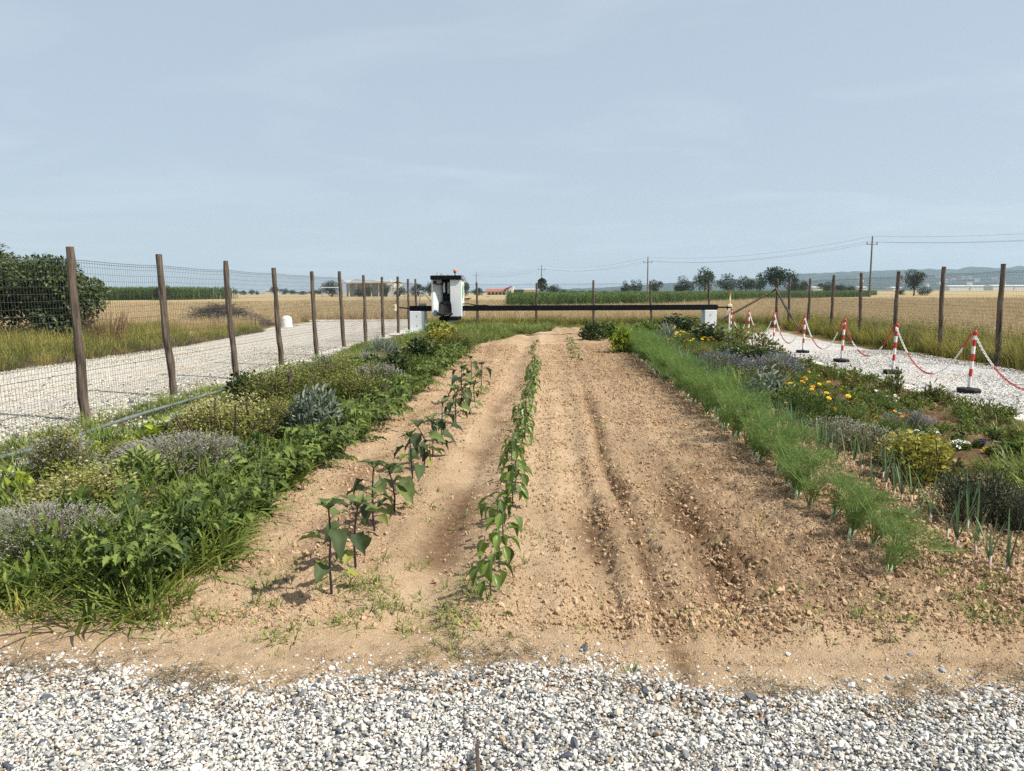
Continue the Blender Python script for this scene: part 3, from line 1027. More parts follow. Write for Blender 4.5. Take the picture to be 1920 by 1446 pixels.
LA, LB = (-5.72, 4.4), (-5.95, 34.0)
ts = [0.0, .088] + fence_t(LA, LB, [150, 320, 440, 527, 593, 645, 686, 719, 747, 768]) + [1.0]
rr = random.Random(3)
fence('wire_fence', 'tall wire netting fence on rough wooden posts between garden and gravel track', LA, LB, ts, (-.03, .0), 1.98,
      [2.13 + rr.uniform(-.04, .05) for _ in ts], sag=(.60, .12, .018), side=1)
RA, RB = (8.75, 4.4), (10.2, 34.0)
ts = [0.02, .14, .26] + fence_t(RA, RB, [1870, 1763, 1677, 1612, 1558, 1513, 1477]) + [1.0]
fence('wire_fence', 'wire netting fence on dark wooden posts between white gravel path and wheat', RA, RB, ts, (.0, .0), 1.93,
      [2.05 + rr.uniform(-.05, .06) for _ in ts], side=-1)
BA, BB = (-5.95, 34.06), (10.2, 34.06)
ts = fence_t(BA, BB, [896, 1006, 1113, 1221, 1330])
bf = fence('wire_fence', 'wire netting fence across the end of the plot behind the black beam', BA, BB, ts, (-.03, .0), 1.92,
           [2.0 + rr.uniform(-.05, .08) for _ in ts], side=1)
# corner struts
t = thing('fence_strut', 'slanting wooden strut propping the corner post from the plot end side', 'strut', (10.15, 34.0, 0))
m_ = MB().tube([(-3.05, -.25, -.08), (-1.5, -.15, .78), (0.0, -.03, 1.62)], [.05, .048, .043], 9, jitter=.1); m_.obj('log', M['bark'], t)
t = thing('fence_strut', 'slanting wooden strut propping the corner post from the gravel path side', 'strut', (10.12, 34.0, 0))
m_ = MB().tube([(-.22, -4.3, -.08), (-.12, -2.0, .82), (0.0, -.05, 1.66)], [.05, .048, .043], 9, jitter=.1); m_.obj('log', M['bark'], t)

# hose along the runner strip
hp = []
for px, py in [(-620, 1050), (-160, 905), (0, 858), (120, 823), (200, 800), (300, 770), (380, 741), (430, 726), (480, 712), (552, 695), (600, 682)]:
    hp.append(G(px, py, 0.07))
hp = np.array(hp)
tt = np.linspace(0, 1, 60)
dd = np.linspace(0, 1, len(hp))
hpp = np.stack([np.interp(tt, dd, hp[:, k]) for k in range(3)], 1)
ker = np.ones(7) / 7
for k in range(2):
    hpp[3:-3, k] = np.convolve(hpp[:, k], ker, 'valid')
hpp[:, 2] = 0.075 + 0.02 * np.sin(tt * 17)
tag(MB().tube(hpp, .020, 10).obj('hose', M['hose'], smooth=True), 'long grey irrigation hose lying along the grassy bed edge', 'hose')

# ------------------------------------------------------------------ gantry machine
GY = 27.0
g = thing('gantry_machine', 'white gantry machine with long black beam spanning the beds', 'machine', (0, GY, 0))


def gx(px, Y):
    return at(px, 580, Y).x


lx0, lx1 = gx(768, GY - .3), gx(795.3, GY - .3)
rx0, rx1 = gx(1322, GY - .3), gx(1344, GY - .3)
BZ0, BZ1 = 0.885, 1.075
for (a, b, lab) in ((lx0, lx1, 0), (rx0, rx1, 1)):
    leg = MB().box((a, -.3, .12), (b, .42, BZ0), bev=.012).obj('leg', M['white_paint'], g)
    MB().box((a - (.22 if lab == 0 else .03), -.55, .0), (b + (.02 if lab == 0 else .10), .6, .135), bev=.02).obj('base_block', M['white_paint'], leg)
    for sx in (.25, .75):
        MB().lathe([(0, -.01), (.018, -.01), (.018, .012), (0, .012)], 8).obj('bolt', M['grey_metal'], leg).matrix_local = (
            Matrix.Translation((a + (b - a) * .5, -.302, .2 + sx * .7)) @ Matrix.Rotation(math.pi / 2, 4, 'X'))
be = MB().box((lx0 - .03, -.16, BZ0 + .002), (rx1 + .06, .16, BZ1), bev=.012).obj('beam', M['black'], g)
MB().box((lx0 + .25, -.175, BZ0 - .035), (lx0 + .52, .175, BZ0 + .06), bev=.01).obj('bracket', M['black'], be)
MB().box((lx0 + .32, -.1, BZ1 - .005), (lx0 + .55, .1, BZ1 + .09), bev=.01).obj('junction_box', M['grey_metal'], g)
# trolley with cabin
c0, c1 = gx(809.7, GY - .45), gx(865.5, GY - .45)
s0, s1 = gx(829, GY - .45), gx(844.5, GY - .45)
CZ0, CZ1 = .70, 2.00
cab = MB()
cab.box((s1, -.45, CZ0), (c1, .42, CZ1), bev=.008)
o = cab.obj('cabinet', M['white_paint'], g)
cab = MB()
# left panel is folded back towards the column
V = [(c0, -.45, CZ0), (c0 + .06, -.45, CZ0), (s0, -.12, CZ0), (s0, .42, CZ0), (c0, .42, CZ0)]
V2 = [(a, b, CZ1) for a, b, _ in V]
cab.add(V + V2, [(0, 1, 6, 5), (1, 2, 7, 6), (2, 3, 8, 7), (3, 4, 9, 8), (4, 0, 5, 9)])
cab.add([V2[0], V2[1], V2[2], V2[3], V2[4]], [(0, 1, 2), (0, 2, 3), (0, 3, 4)])
cab.add([V[0], V[1], V[2], V[3], V[4]], [(2, 1, 0), (3, 2, 0), (4, 3, 0)])
lp = cab.obj('cabinet', M['white_paint'], g)
roofc = MB().box((c0 - .03, -.52, CZ1 + .002), (c1 - .0, .46, CZ1 + .15), bev=.015).obj('roof_cap', M['black'], g)
MB().box((c1 - .02, -.46, CZ1 + .001), (c1 + .06, .44, CZ1 + .115), bev=.01).obj('roof_edge', M['grey_metal'], roofc)
MB().box((s0 + .005, -.25, CZ0 + .35), (s1 - .005, .2, CZ1), bev=.01).obj('column', M['black'], g)
MB().box((s0 + .03, -.30, CZ0 + .85), (s0 + .09, -.24, CZ0 + 1.2), bev=.005).obj('cylinder_guard', M['white_paint'], g)
MB().box((s1 - .12, -.29, CZ0 + .8), (s1 - .03, -.24, CZ0 + 1.22), bev=.01).obj('slot_cover', M['grey_metal'], g)
# hoist arm with motor on the left panel
arm = MB().tube([(c0 + .14, -.48, CZ1 - .10), (c0 + .22, -.50, CZ1 - .17), (s0 + .06, -.42, CZ1 - .13)], .026, 8)
arm.lathe([(0, -.06), (.065, -.05), (.075, 0), (.06, .05), (0, .06)], 12, (c0 + .14, -.5, CZ1 - .09))
arm.obj('hoist_arm', M['black'], g)
MB().box((c0 + .07, -.49, CZ0 + .98), (c0 + .17, -.452, CZ0 + 1.06), bev=.005).obj('switch_box', M['grey_metal'], g)
# seat
seat = MB()
bx = (s0 + s1) / 2 - .02
k = 9
us = np.linspace(0, 1, 10); vs = np.linspace(-1, 1, 9)
U, Vv = np.meshgrid(us, vs, indexing='ij')
wd = .24 - .05 * U ** 2
px_ = bx + Vv * wd
bz = CZ0 + .10 + .42 * U
by = -.62 + .14 * U + .0
dish = -.10 * (np.abs(Vv) ** 2.2)
P = np.stack([px_, by + .02 + dish, bz], -1)
i = np.arange(9)[:, None] * 9 + np.arange(8)[None]
seat.add(P.reshape(-1, 3), np.stack([i, i + 1, i + 10, i + 9], -1).reshape(-1, 4))
P2 = P.copy(); P2[..., 1] += .05
seat.add(P2.reshape(-1, 3), np.stack([i, i + 9, i + 10, i + 1], -1).reshape(-1, 4))
so = seat.obj('backrest', M['rubber'], g, smooth=True)
cush = MB()
U, Vv = np.meshgrid(np.linspace(0, 1, 8), vs, indexing='ij')
P = np.stack([bx + Vv * (.25 - .02 * U), -.60 - .36 * U, CZ0 + .08 + .05 * np.abs(Vv) ** 2 + .03 * U - .03 * np.sin(U * 3)], -1)
i = np.arange(7)[:, None] * 9 + np.arange(8)[None]
cush.add(P.reshape(-1, 3), np.stack([i, i + 9, i + 10, i + 1], -1).reshape(-1, 4))
P2 = P.copy(); P2[..., 2] -= .07
cush.add(P2.reshape(-1, 3), np.stack([i, i + 1, i + 10, i + 9], -1).reshape(-1, 4))
rim = [P[0, 0], P[3, 0], P[6, 0], P[7, 1], P[7, 4], P[7, 7], P[6, 8], P[3, 8], P[0, 8]]
cush.tube(np.array(rim) - np.array([0, 0, .03]), .035, 6)
cush.obj('seat', M['rubber'], g, smooth=True)
bs = MB().tube([(bx - .21, -.64, CZ0 + .1), (bx - .20, -.56, CZ0 + .42), (bx - .10, -.52, CZ0 + .53), (bx + .10, -.52, CZ0 + .53), (bx + .2, -.56, CZ0 + .42), (bx + .21, -.64, CZ0 + .1)], .022, 7)
bs.obj('seat_rim', M['black'], so, smooth=True)
und = MB().box((bx - .2, -.75, CZ0 - .13), (bx + .48, .2, CZ0 - .004), bev=.02).obj('undercarriage', M['black'], g)
MB().box((bx - .10, -.8, CZ0 - .17), (bx + .10, -.3, CZ0 - .125), bev=.01).obj('tool_bar', M['black'], und)
MB().box((bx + .12, -.72, CZ0 - .2), (bx + .40, -.66, CZ0 - .125), bev=.008).obj('tool_plate', M['grey_metal'], und)
# beacon and little aerials on the roof
bc = MB().tube([(c1 - .26, -.1, CZ1 + .15), (c1 - .26, -.1, CZ1 + .24)], .018, 8).obj('beacon_stem', M['black'], g)
MB().lathe([(0, .03), (.05, .03), (.058, .0), (.058, -.07), (.03, -.09), (0, -.09)][::-1], 14, (c1 - .26, -.1, CZ1 + .33)).obj('beacon_lens', M['orange_pl'], bc, smooth=True)
for dx, hh in ((.16, .12), (.28, .07), (.34, .09), (.55, .05)):
    MB().tube([(c0 + dx, -.1, CZ1 + .14), (c0 + dx, -.1, CZ1 + .15 + hh)], .014, 6).obj('aerial', M['grey_metal'], g)
# green leaf emblem on the sunny side panel
zc = CZ0 + .84
em = MB()
pl = [(-.10, -.28), (.02, -.02), (-.12, .0), (.04, .34), (.10, .12), (.02, .10), (.16, .30), (.22, .18), (.12, .02), (.20, -.04)]
pts = [(c1 + .003, p[0] * 1.3 - .05, zc + p[1]) for p in pl]
em.add([pts[0], pts[1], pts[2], pts[9]], [(0, 1, 2), (0, 3, 1)])
em.add([pts[1], pts[3], pts[2], pts[4], pts[5]], [(0, 1, 2), (0, 3, 1)])
em.add([pts[5], pts[6], pts[7], pts[8], pts[9], pts[1]], [(0, 3, 1), (1, 3, 2), (0, 5, 3), (3, 5, 4)])
em.add([(c1 + .003, -.32, CZ0 + .05), (c1 + .003, -.26, CZ0 + .05), (c1 + .003, -.30, CZ0 + .45)], [(0, 1, 2)])
em.obj('emblem', M['green_decal'], g)
# pale bracing bar over the beam, side arms and cable
MB().tube([(lx0 + .28, .0, BZ1 - .01), (lx0 + .37, .0, BZ1 + .53), (lx0 + .40, .0, BZ1 + .55), (c0 + .02, -.05, BZ1 + .03)], .026, 7).obj('brace_bar', M['white_paint'], g)
MB().tube([(c1 - .02, -.2, BZ1 + .06), (c1 + .22, -.18, BZ1 + .07), (c1 + .5, -.1, BZ1 + .01), (c1 + .9, -.05, BZ1 + .01)], .018, 7).obj('cable', M['black'], g)
fpx = -5.93; fpy = 29.3 - GY
MB().tube([(lx0 - .02, .1, .97), (fpx + .12, fpy - .05, .97)], .028, 7).obj('side_arm', M['black'], g)
MB().tube([(rx1 + .04, .0, .98), (6.50, -.15, .97)], .028, 7).obj('side_arm', M['black'], g)
MB().box((rx1 + .04, -.07, .93), (rx1 + .10, .07, 1.04), bev=.008).obj('arm_flange', M['black'], g)
sb = thing('sensor_box', 'cream sensor box fixed to the fence post at the machine arm end', 'sensor', (fpx - .07, fpy + GY - .06, .83))
MB().box((-.06, -.09, 0), (.07, .06, .26), bev=.012).obj('housing', M['cream_pl'], sb)
MB().box((-.03, -.10, .15), (.04, -.088, .22)).obj('lens', M['yellow_pl'], sb)


# ------------------------------------------------------------------ chain barrier
def barrier_post_meshes():
    r = .025
    H = .90
    out = {}
    zs = [.06, .20, .32, .44, .56, .68, .80]
    w = MB(); rd = MB()
    for k in range(len(zs) - 1):
        (rd if k in (1, 3) else w).lathe([(0, zs[k]), (r, zs[k]), (r, zs[k + 1]), (0, zs[k + 1])] if False else [(r, zs[k]), (r, zs[k + 1])], 14)
    return zs


def seg_tube(z0, z1, r=.025):
    return MB().lathe([(0, z0), (r, z0), (r, z1), (0, z1)], 14)


SEG = [(.055, .20, 0), (.20, .33, 1), (.33, .46, 0), (.46, .59, 1), (.59, .72, 0), (.72, .83, 1)]
SEG = [(.055, .24, 0), (.24, .355, 1), (.355, .47, 0), (.47, .585, 1), (.585, .70, 0), (.70, .80, 1), (.80, .865, 0)]
seg_me = [(seg_tube(a, b).mesh('band', M['white_pl'] if c == 0 else M['red_pl'], True), c) for a, b, c in SEG]
for me, c in seg_me:
    me.polygons.foreach_set('use_smooth', np.zeros(len(me.polygons), bool))
base_me = MB().lathe([(0, 0), (.165, 0), (.172, .012), (.172, .042), (.160, .056), (.04, .062), (.032, .075), (0, .075)], 8).mesh('base', M['rubber'])
cap = MB().lathe([(0, .86), (.031, .86), (.034, .875), (.034, .90), (.028, .925), (.014, .938), (0, .94)], 14)
cap_me = cap.mesh('cap', M['red_pl'], True)


def torus(c, R, r, ax, n=10, m=5):
    a = np.arange(n + 1) / n * 2 * math.pi
    p = np.stack([np.cos(a), np.sin(a), 0 * a], 1) * R
    if ax == 'y': p = p[:, [0, 2, 1]]
    if ax == 'x': p = p[:, [2, 0, 1]]
    return p + np.array(c)


eye_me = [MB().tube(torus((0, sy * .045, .885), .022, .006, 'x'), .006, 5, cap=False).mesh('eyelet', M['red_pl'], True) for sy in (-1, 1)]
BX = 6.55
by_ = [G(1816, 735).y, G(1673, 700).y, G(1577, 678).y, G(1505, 661).y]
bpos = [Vector((BX, by_[0] - 2.5, 0))] + [G(*p) for p in ((1816, 735), (1673, 700), (1577, 678), (1505, 661))]
for px in (1450, 1402, 1369):
    v = ray(px, 640)
    yy = BX / v.x * v.y
    bpos.append(Vector((BX, yy, 0)))
for i, p in enumerate(bpos):
    if i == len(bpos) - 1:
        lab = 'red and white barrier post under the yellow-topped sensor pole'
        grp = None
    else:
        lab = 'red and white barrier post on black foot, %s from the yellow-topped sensor pole' % ['', 'second', 'third', 'fourth', 'fifth', 'sixth', 'seventh', 'eighth'][7 - i]
        grp = 'chain barrier posts on the white gravel'
    t = thing('barrier_post', lab, 'post', (p.x, p.y, 0.0), random.uniform(-.2, .2), grp)
    tl = 0.045 if 0 < i < 7 else 0.02
    t.rotation_euler = (random.uniform(-.02, .02), 0.02 + random.uniform(0, .035), random.uniform(-.2, .2))
    for me, c in seg_me:
        place('red_band' if c else 'white_band', me, t)
    place('base', base_me, t); cp = place('cap', cap_me, t)
    for em_ in eye_me:
        place('eyelet', em_, cp)


def chain_mesh(span, sag, pat, tw):
    # hanging curve in local coordinates: from y=0 to y=span
    n = 400
    y = np.linspace(0, span, n)
    zc = .885 - sag * (1 - (2 * y / span - 1) ** 2)
    zc = np.maximum(zc, .035)
    xo = .05 * np.sin(y / span * math.pi) * tw
    P = np.stack([xo, y, zc], 1)
    d = np.concatenate([[0], np.cumsum(np.linalg.norm(np.diff(P, axis=0), axis=1))])
    pitch = .036
    k = int(d[-1] / pitch)
    s_ = (np.arange(k) + .5) * pitch
    C = np.stack([np.interp(s_, d, P[:, j]) for j in range(3)], 1)
    C2 = np.stack([np.interp(s_ + .01, d, P[:, j]) for j in range(3)], 1)
    T_ = C2 - C; T_ /= np.linalg.norm(T_, axis=1)[:, None] + 1e-9
    S_ = np.cross(T_, [0, 0, 1.0]); S_ /= np.linalg.norm(S_, axis=1)[:, None] + 1e-9
    U_ = np.cross(S_, T_)
    mb = MB()
    a = np.arange(9) / 8 * 2 * math.pi
    for q in range(k):
        e = S_[q] if q % 2 else U_[q]
        loop = C[q] + np.cos(a)[:, None] * T_[q] * .024 + np.sin(a)[:, None] * e * .0135
        colr = pat[int(s_[q] / d[-1] * len(pat)) % len(pat)]
        mb.tube(loop, .0055, 5, cap=False, mi=colr)
    return mb.mesh('chain', [M['white_pl'], M['red_pl']])


pats = [[0, 1, 0, 1, 1, 0, 0, 1, 0, 0], [0, 0, 1, 1, 1, 0, 0, 0, 1, 1, 0, 0], [0, 0, 1, 1, 0, 0, 0, 1, 1, 1, 0, 0], [1, 1, 0, 0, 0, 0, 1, 1, 1, 0, 0, 1]]
for i in range(len(bpos) - 1):
    a, b = bpos[i], bpos[i + 1]
    # chain runs from the nearer post (a) to the farther (b); pattern starts at b
    span = (b - a).length
    me = chain_mesh(span - .09, .70 + .05 * math.sin(i * 2.1), [[1, 1, 0, 0, 1, 1, 1, 0, 0], [1, 0, 0, 0, 1, 1, 1, 0, 0], [1, 1, 0, 0, 1, 1, 0, 1, 1], [1, 0, 0, 0, 1, 1, 0, 0]][i % 4], .5)
    ang = math.atan2(-(b.x - a.x), b.y - a.y)
    o = place('barrier_chain', me, None, (a.x, a.y + .045, 0), (0, 0, ang))
    tag(o, 'sagging red and white plastic chain, %s span counting from the yellow-topped sensor pole' % ['first', 'second', 'third', 'fourth', 'fifth', 'sixth', 'seventh'][6 - i], 'chain', 'chains hung between the barrier posts')

p = bpos[-1]
sp = thing('sensor_pole', 'slim white pole with yellow bands, orange tip and cream sensor box', 'pole', (p.x - .02, p.y + .12, 0))
for a, b, mm in ((0, .95, 'white_pl'), (.95, 1.13, 'white_pl'), (1.13, 1.21, 'yellow_pl'), (1.21, 1.34, 'white_pl'), (1.34, 1.42, 'yellow_pl'), (1.42, 1.48, 'orange_pl')):
    seg_tube(a, b, .024 if a < 1.4 else .034).obj('band', M[mm], sp)
MB().box((-.075, -.06, .82), (.075, .06, 1.08), bev=.012).obj('sensor_housing', M['cream_pl'], sp)
MB().box((-.09, -.05, .88), (-.074, .05, 1.02)).obj('sensor_face', M['black'], sp)

# ------------------------------------------------------------------ far buildings
bY = 225.0


def bx_(px):
    return at(px, 545, bY).x


b0, b1 = bx_(637), bx_(741)
zr, ze = at(690, 526.0, bY).z, at(690, 531.5, bY).z
barn = thing('farm_barn', 'long open-sided barn with grey roof and pale gable end beyond the wheat', 'barn', ((b0 + b1) / 2, bY, 0))
w = b1 - b0
dp = 14.0
m_ = MB().box((-w / 2 + 1.0, 4.0, 0), (w / 2 - 2.4, 4.4, ze), bev=0); m_.obj('back_wall', M['wall_w'], barn)
m_ = MB()
V = [(w / 2 - 2.2, -.4, 0), (w / 2 - .3, -.4, 0), (w / 2 - .3, dp, 0), (w / 2 - 2.2, dp, 0)]
m_.box((w / 2 - 2.3, -.4, 0), (w / 2 - .3, dp, ze - .02)); m_.obj('end_wall', M['wall_w'], barn)
rf = MB()
V = [(-w / 2, -1.4, ze), (w / 2 - .4, -1.4, ze), (w / 2 - .4, dp / 2, zr), (-w / 2, dp / 2, zr), (-w / 2, dp + 1, ze), (w / 2 - .4, dp + 1, ze)]
V2 = [(a, b, c + .22) for a, b, c in V]
rf.add(V + V2, [(6, 7, 8, 9), (9, 8, 11, 10), (0, 3, 2, 1), (3, 4, 5, 2), (0, 1, 7, 6), (4, 10, 11, 5), (1, 2, 8, 7), (2, 5, 11, 8), (3, 0, 6, 9), (4, 3, 9, 10)])
rf.obj('roof', M['roof_g'], barn)
gb = MB().add([(w / 2 - 2.4, -1.5, ze - .5), (w / 2 - .35, -1.5, ze - .5), (w / 2 - 1.3, -1.5, zr + .4), (w / 2 - 2.4, -1.0, ze - .5), (w / 2 - .35, -1.0, ze - .5), (w / 2 - 1.3, -1.0, zr + .4)], [(0, 1, 2), (5, 4, 3)])
gb.add([(w / 2 - 2.4, -1.5, ze - .5), (w / 2 - .35, -1.5, ze - .5), (w / 2 - 1.3, -1.5, zr + .4), (w / 2 - 2.4, -1.0, ze - .5), (w / 2 - .35, -1.0, ze - .5), (w / 2 - 1.3, -1.0, zr + .4)], [(1, 4, 5, 2), (0, 2, 5, 3), (0, 3, 4, 1)])
gb.obj('gable', M['wall_w'], barn)
for k in range(7):
    MB().box((-w / 2 + .6 + k * (w - 3.4) / 6, -.6, 0), (-w / 2 + .9 + k * (w - 3.4) / 6, -.3, ze - .03)).obj('pillar', M['wall_w'], barn)
cp = thing('canopy', 'low flat white canopy beside the long barn', 'canopy', (bx_(644), bY - 12, 0))
MB().box((-2.6, -2, 3.0), (2.3, 2, 3.25)).obj('roof', M['white_paint'], cp)
for sx in (-2.4, 2.1):
    MB().box((sx - .1, -1.8, 0), (sx + .1, -1.6, 3.05)).obj('pillar', M['grey_metal'], cp)

bY = 300.0
fa, fb = bx_(912), bx_(954)
fh = thing('farmhouse', 'low farmhouse with red tiled roof at the far field edge', 'house', ((fa + fb) / 2, bY, 0))
w = fb - fa
ze = at(930, 546.5, bY).z; zr = at(930, 541.5, bY).z
MB().box((-w / 2, 0, 0), (w / 2, 7, ze)).obj('wall', M['wall_c'], fh)
for k in range(6):
    MB().box((-w / 2 + .7 + k * 1.45, -.06, .3), (-w / 2 + 1.6 + k * 1.45, .02, ze - .4)).obj('opening', M['wall_d'], fh)
rf = MB().add([(-w / 2 - .4, -.8, ze), (w / 2 + .4, -.8, ze), (w / 2 + .4, 3.5, zr), (-w / 2 - .4, 3.5, zr), (-w / 2 - .4, 7.8, ze), (w / 2 + .4, 7.8, ze)], [(0, 1, 2, 3), (3, 2, 5, 4), (0, 4, 5, 1)])
rf.obj('roof', M['roof_r'], fh)
ta, tb = bx_(949), bx_(960)
th = thing('farmhouse', 'taller cream gabled house adjoining the red tiled farmhouse', 'house', ((ta + tb) / 2, bY - 1, 0))
w = tb - ta
ze = at(955, 542.5, bY).z; zr = at(955, 537.5, bY).z
MB().box((-w / 2, 0, 0), (w / 2, 9, ze)).obj('wall', M['wall_c'], th)
MB().add([(-w / 2 - .5, -.6, ze), (-w / 2 - .5, 9.5, ze), (w / 2 - .1, 9.5, zr), (w / 2 - .1, -.6, zr), (-w / 2 - .5, -.6, ze + .3), (-w / 2 - .5, 9.5, ze + .3), (w / 2 - .1, 9.5, zr + .3), (w / 2 - .1, -.6, zr + .3)],
         [(4, 7, 6, 5), (0, 1, 2, 3), (0, 3, 7, 4), (1, 5, 6, 2), (3, 2, 6, 7), (0, 4, 5, 1)]).obj('roof', M['roof_r'], th)
MB().add([(w / 2 - .02, -.02, 0), (w / 2 + .5, -.02, 0), (w / 2 + .5, 9, 0), (w / 2 - .02, 9, 0), (w / 2 - .02, -.02, zr), (w / 2 + .5, -.02, zr), (w / 2 + .5, 9, zr), (w / 2 - .02, 9, zr)],
         [(0, 1, 5, 4), (1, 2, 6, 5), (2, 3, 7, 6), (4, 5, 6, 7)]).obj('end_wall', M['wall_c'], th)
for k in range(2):
    MB().box((-w / 2 + .5 + k * 1.0, -.05, 1.2), (-w / 2 + 1.0 + k * 1.0, .02, 2.2)).obj('window', M['glass'], th)
for pa, pb, py, mm, lab in ((960, 981, 543.0, 'roof_d', 'dark sheet-roofed shed beside the cream gabled house'), (981, 1003, 541.5, 'white_paint', 'pale-roofed shed half hidden by the round conifer')):
    a, b = bx_(pa), bx_(pb)
    s_ = thing('farm_shed', lab, 'shed', ((a + b) / 2, bY + 4, 0))
    w = b - a; zt = at(970, py, bY).z
    MB().box((-w / 2, 0, 0), (w / 2, 6, zt - .5)).obj('wall', M['wall_d'] if mm == 'roof_d' else M['wall_c'], s_)
    MB().box((-w / 2 - .3, -.5, zt - .48), (w / 2 + .3, 6.5, zt), bev=.05).obj('roof', M[mm], s_)
# low pale buildings at the far left skyline
for px, wpx, D in ((352, 28, 640), (372, 16, 640), (510, 20, 640), (395, 14, 700), (430, 18, 700)):
    a = at(px, 548, D)
    small_house((a.x, D, 0), wpx / 1400 * D, 9, 3.2 + .4 * (wpx % 3), .1, M['wall_w'], M['roof_g'], 'small pale building on the skyline beyond the brush pile', 'house', 'far pale buildings beyond the brush pile', .18)

# ------------------------------------------------------------------ power line
pole_px = [(1636, 443, 128), (1215, 482, 182), (1015.5, 498, 236), (893, 511, 320)]
pp = []
for px, py, D in pole_px:
    top = at(px, py, D)
    pp.append(top)
dxy = pp[0] - pp[1]
pp = [Vector((pp[0].x + 30.5, pp[0].y - 54, pp[0].z + .4))] + pp
pole_lab = ['roadside power pole out past the lone field tree', 'tall power pole standing in the wheat before the hills', 'power pole rising from the maize', 'power pole behind the round conifer', 'slim power pole near the red-roofed farmhouse']
axis = (pp[1] - pp[2]); axis.z = 0; axis.normalize()
crossd = Vector((-axis.y, axis.x, 0))
att = []
for i, p in enumerate(pp):
    H = p.z
    t = thing('power_pole', pole_lab[i], 'pole', (p.x, p.y, 0))
    MB().tube([(0, 0, -.1), (0, 0, H * .5), (0, 0, H)], [.19, .15, .11], 8).obj('mast', M['metal_pole'], t)
    ar = 1.25
    ca = MB().tube([tuple(-crossd * ar + Vector((0, 0, H - 1.35))), tuple(crossd * ar + Vector((0, 0, H - 1.35)))], .06, 6).obj('crossarm', M['metal_pole'], t)
    pts = []
    for s_ in (-1, 1):
        q = crossd * ar * s_ * .96 + Vector((0, 0, H - 1.33))
        MB().lathe([(0, 0), (.07, 0), (.10, .12), (.07, .26), (.09, .34), (0, .40)], 8, tuple(q)).obj('insulator', M['metal_pole'], ca)
        pts.append(Vector((p.x, p.y, 0)) + q + Vector((0, 0, .40)))
    pts.append(Vector((p.x, p.y, H)))
    att.append(pts)
for i in range(len(pp) - 1):
    for k in range(3):
        a, b = att[i][k], att[i + 1][k]
        tt = np.linspace(0, 1, 24)
        P = np.array(a)[None] * (1 - tt)[:, None] + np.array(b)[None] * tt[:, None]
        P[:, 2] -= 1.5 * 4 * tt * (1 - tt)
        o = MB().tube(P, .014, 5, cap=False).obj('power_line', M['wire'])
        tag(o, 'thin sagging overhead wire strung between power poles', 'wire', 'overhead wires between the power poles')

# white domed bollard
p = G(538, 613)
bo = thing('bollard', 'white dome-topped concrete bollard at the bend of the gravel track', 'bollard', (p.x, p.y, 0))
MB().lathe([(0, -.05), (.255, -.05), (.25, .0), (.245, .30), (.235, .36), (.20, .44), (.13, .50), (.06, .52), (0, .525)], 22).obj('body', M['white_pl'], bo, smooth=True)
MB().lathe([(.262, -.05), (.268, -.03), (.262, .03), (.251, .035)], 22).obj('foot_rim', M['concrete'], bo, smooth=True)
#@@SECTION3


# ------------------------------------------------------------------ trees
def crown(n, leaf, mat, lobes=12, rlobe=.24, shape='round', squash=1.0, tm=T_SIM, name='crown'):
    """leafy crown inside a unit box: x,y in -.5..+.5, z in 0..1"""
    c = []
    while len(c) < lobes:
        q = RG.uniform(-1, 1, 3)
        if np.linalg.norm(q) > 1: continue
        q *= .34 if shape != 'umbrella' else .40
        z = q[2] + .5
        if shape == 'cone': q[:2] *= 1.25 * (1.1 - z)
        if shape == 'umbrella': z = .62 + q[2] * .55 - .25 * (q[0] ** 2 + q[1] ** 2)
        c.append((q[0], q[1], z))
    c = np.array(c)
    rl = rlobe * RG.uniform(.65, 1.15, lobes)
    if shape == 'cone': rl *= 1.15 - c[:, 2]
    li = RG.integers(0, lobes, n)
    d = unit(n)
    d[:, 2] = np.abs(d[:, 2]) * np.where(RG.random(n) < .72, 1, -1)
    rad = RG.random(n) ** .35
    P = c[li] + d * (rl[li] * rad)[:, None] * np.array([1, 1, .85 * squash])
    D = d + .7 * unit(n) + np.array([0, 0, -.15])
    N = d + np.array([0, 0, .6]) + .6 * unit(n)
    mb = MB()
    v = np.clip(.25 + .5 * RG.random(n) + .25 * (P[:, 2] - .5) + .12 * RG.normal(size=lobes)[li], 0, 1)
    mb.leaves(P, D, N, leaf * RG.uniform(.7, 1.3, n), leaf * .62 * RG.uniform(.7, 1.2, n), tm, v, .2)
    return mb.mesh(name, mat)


CR = {'round': [crown(2600, .055, M['tree_d'], 16, .22) for _ in range(3)],
      'cone': [crown(2400, .06, M['tree_d'], 18, .24, 'cone')],
      'umbrella': [crown(2400, .055, M['tree_d'], 18, .20, 'umbrella')],
      'loose': [crown(1700, .06, M['tree_m'], 15, .18) for _ in range(2)],
      'bushy': [crown(2000, .065, M['tree_m'], 14, .26) for _ in range(2)]}


def trunk_mesh(H, r, crown_h, spread):
    mb = MB()
    mb.tube([(0, 0, -.2), (.02 * H, 0, H * .3), (-.01 * H, .01 * H, H * .62)], [r * 1.25, r, r * .7], 8, jitter=.1)
    for k in range(5):
        a = k * 1.257 + RG.random()
        z0 = H * RG.uniform(.35, .58)
        mb.tube([(0, 0, z0), (math.cos(a) * spread * .25, math.sin(a) * spread * .25, z0 + H * .14),
                 (math.cos(a) * spread * .42, math.sin(a) * spread * .42, z0 + H * .28)], [r * .5, r * .36, r * .16], 6)
    return mb.mesh('trunk', M['trunk'])


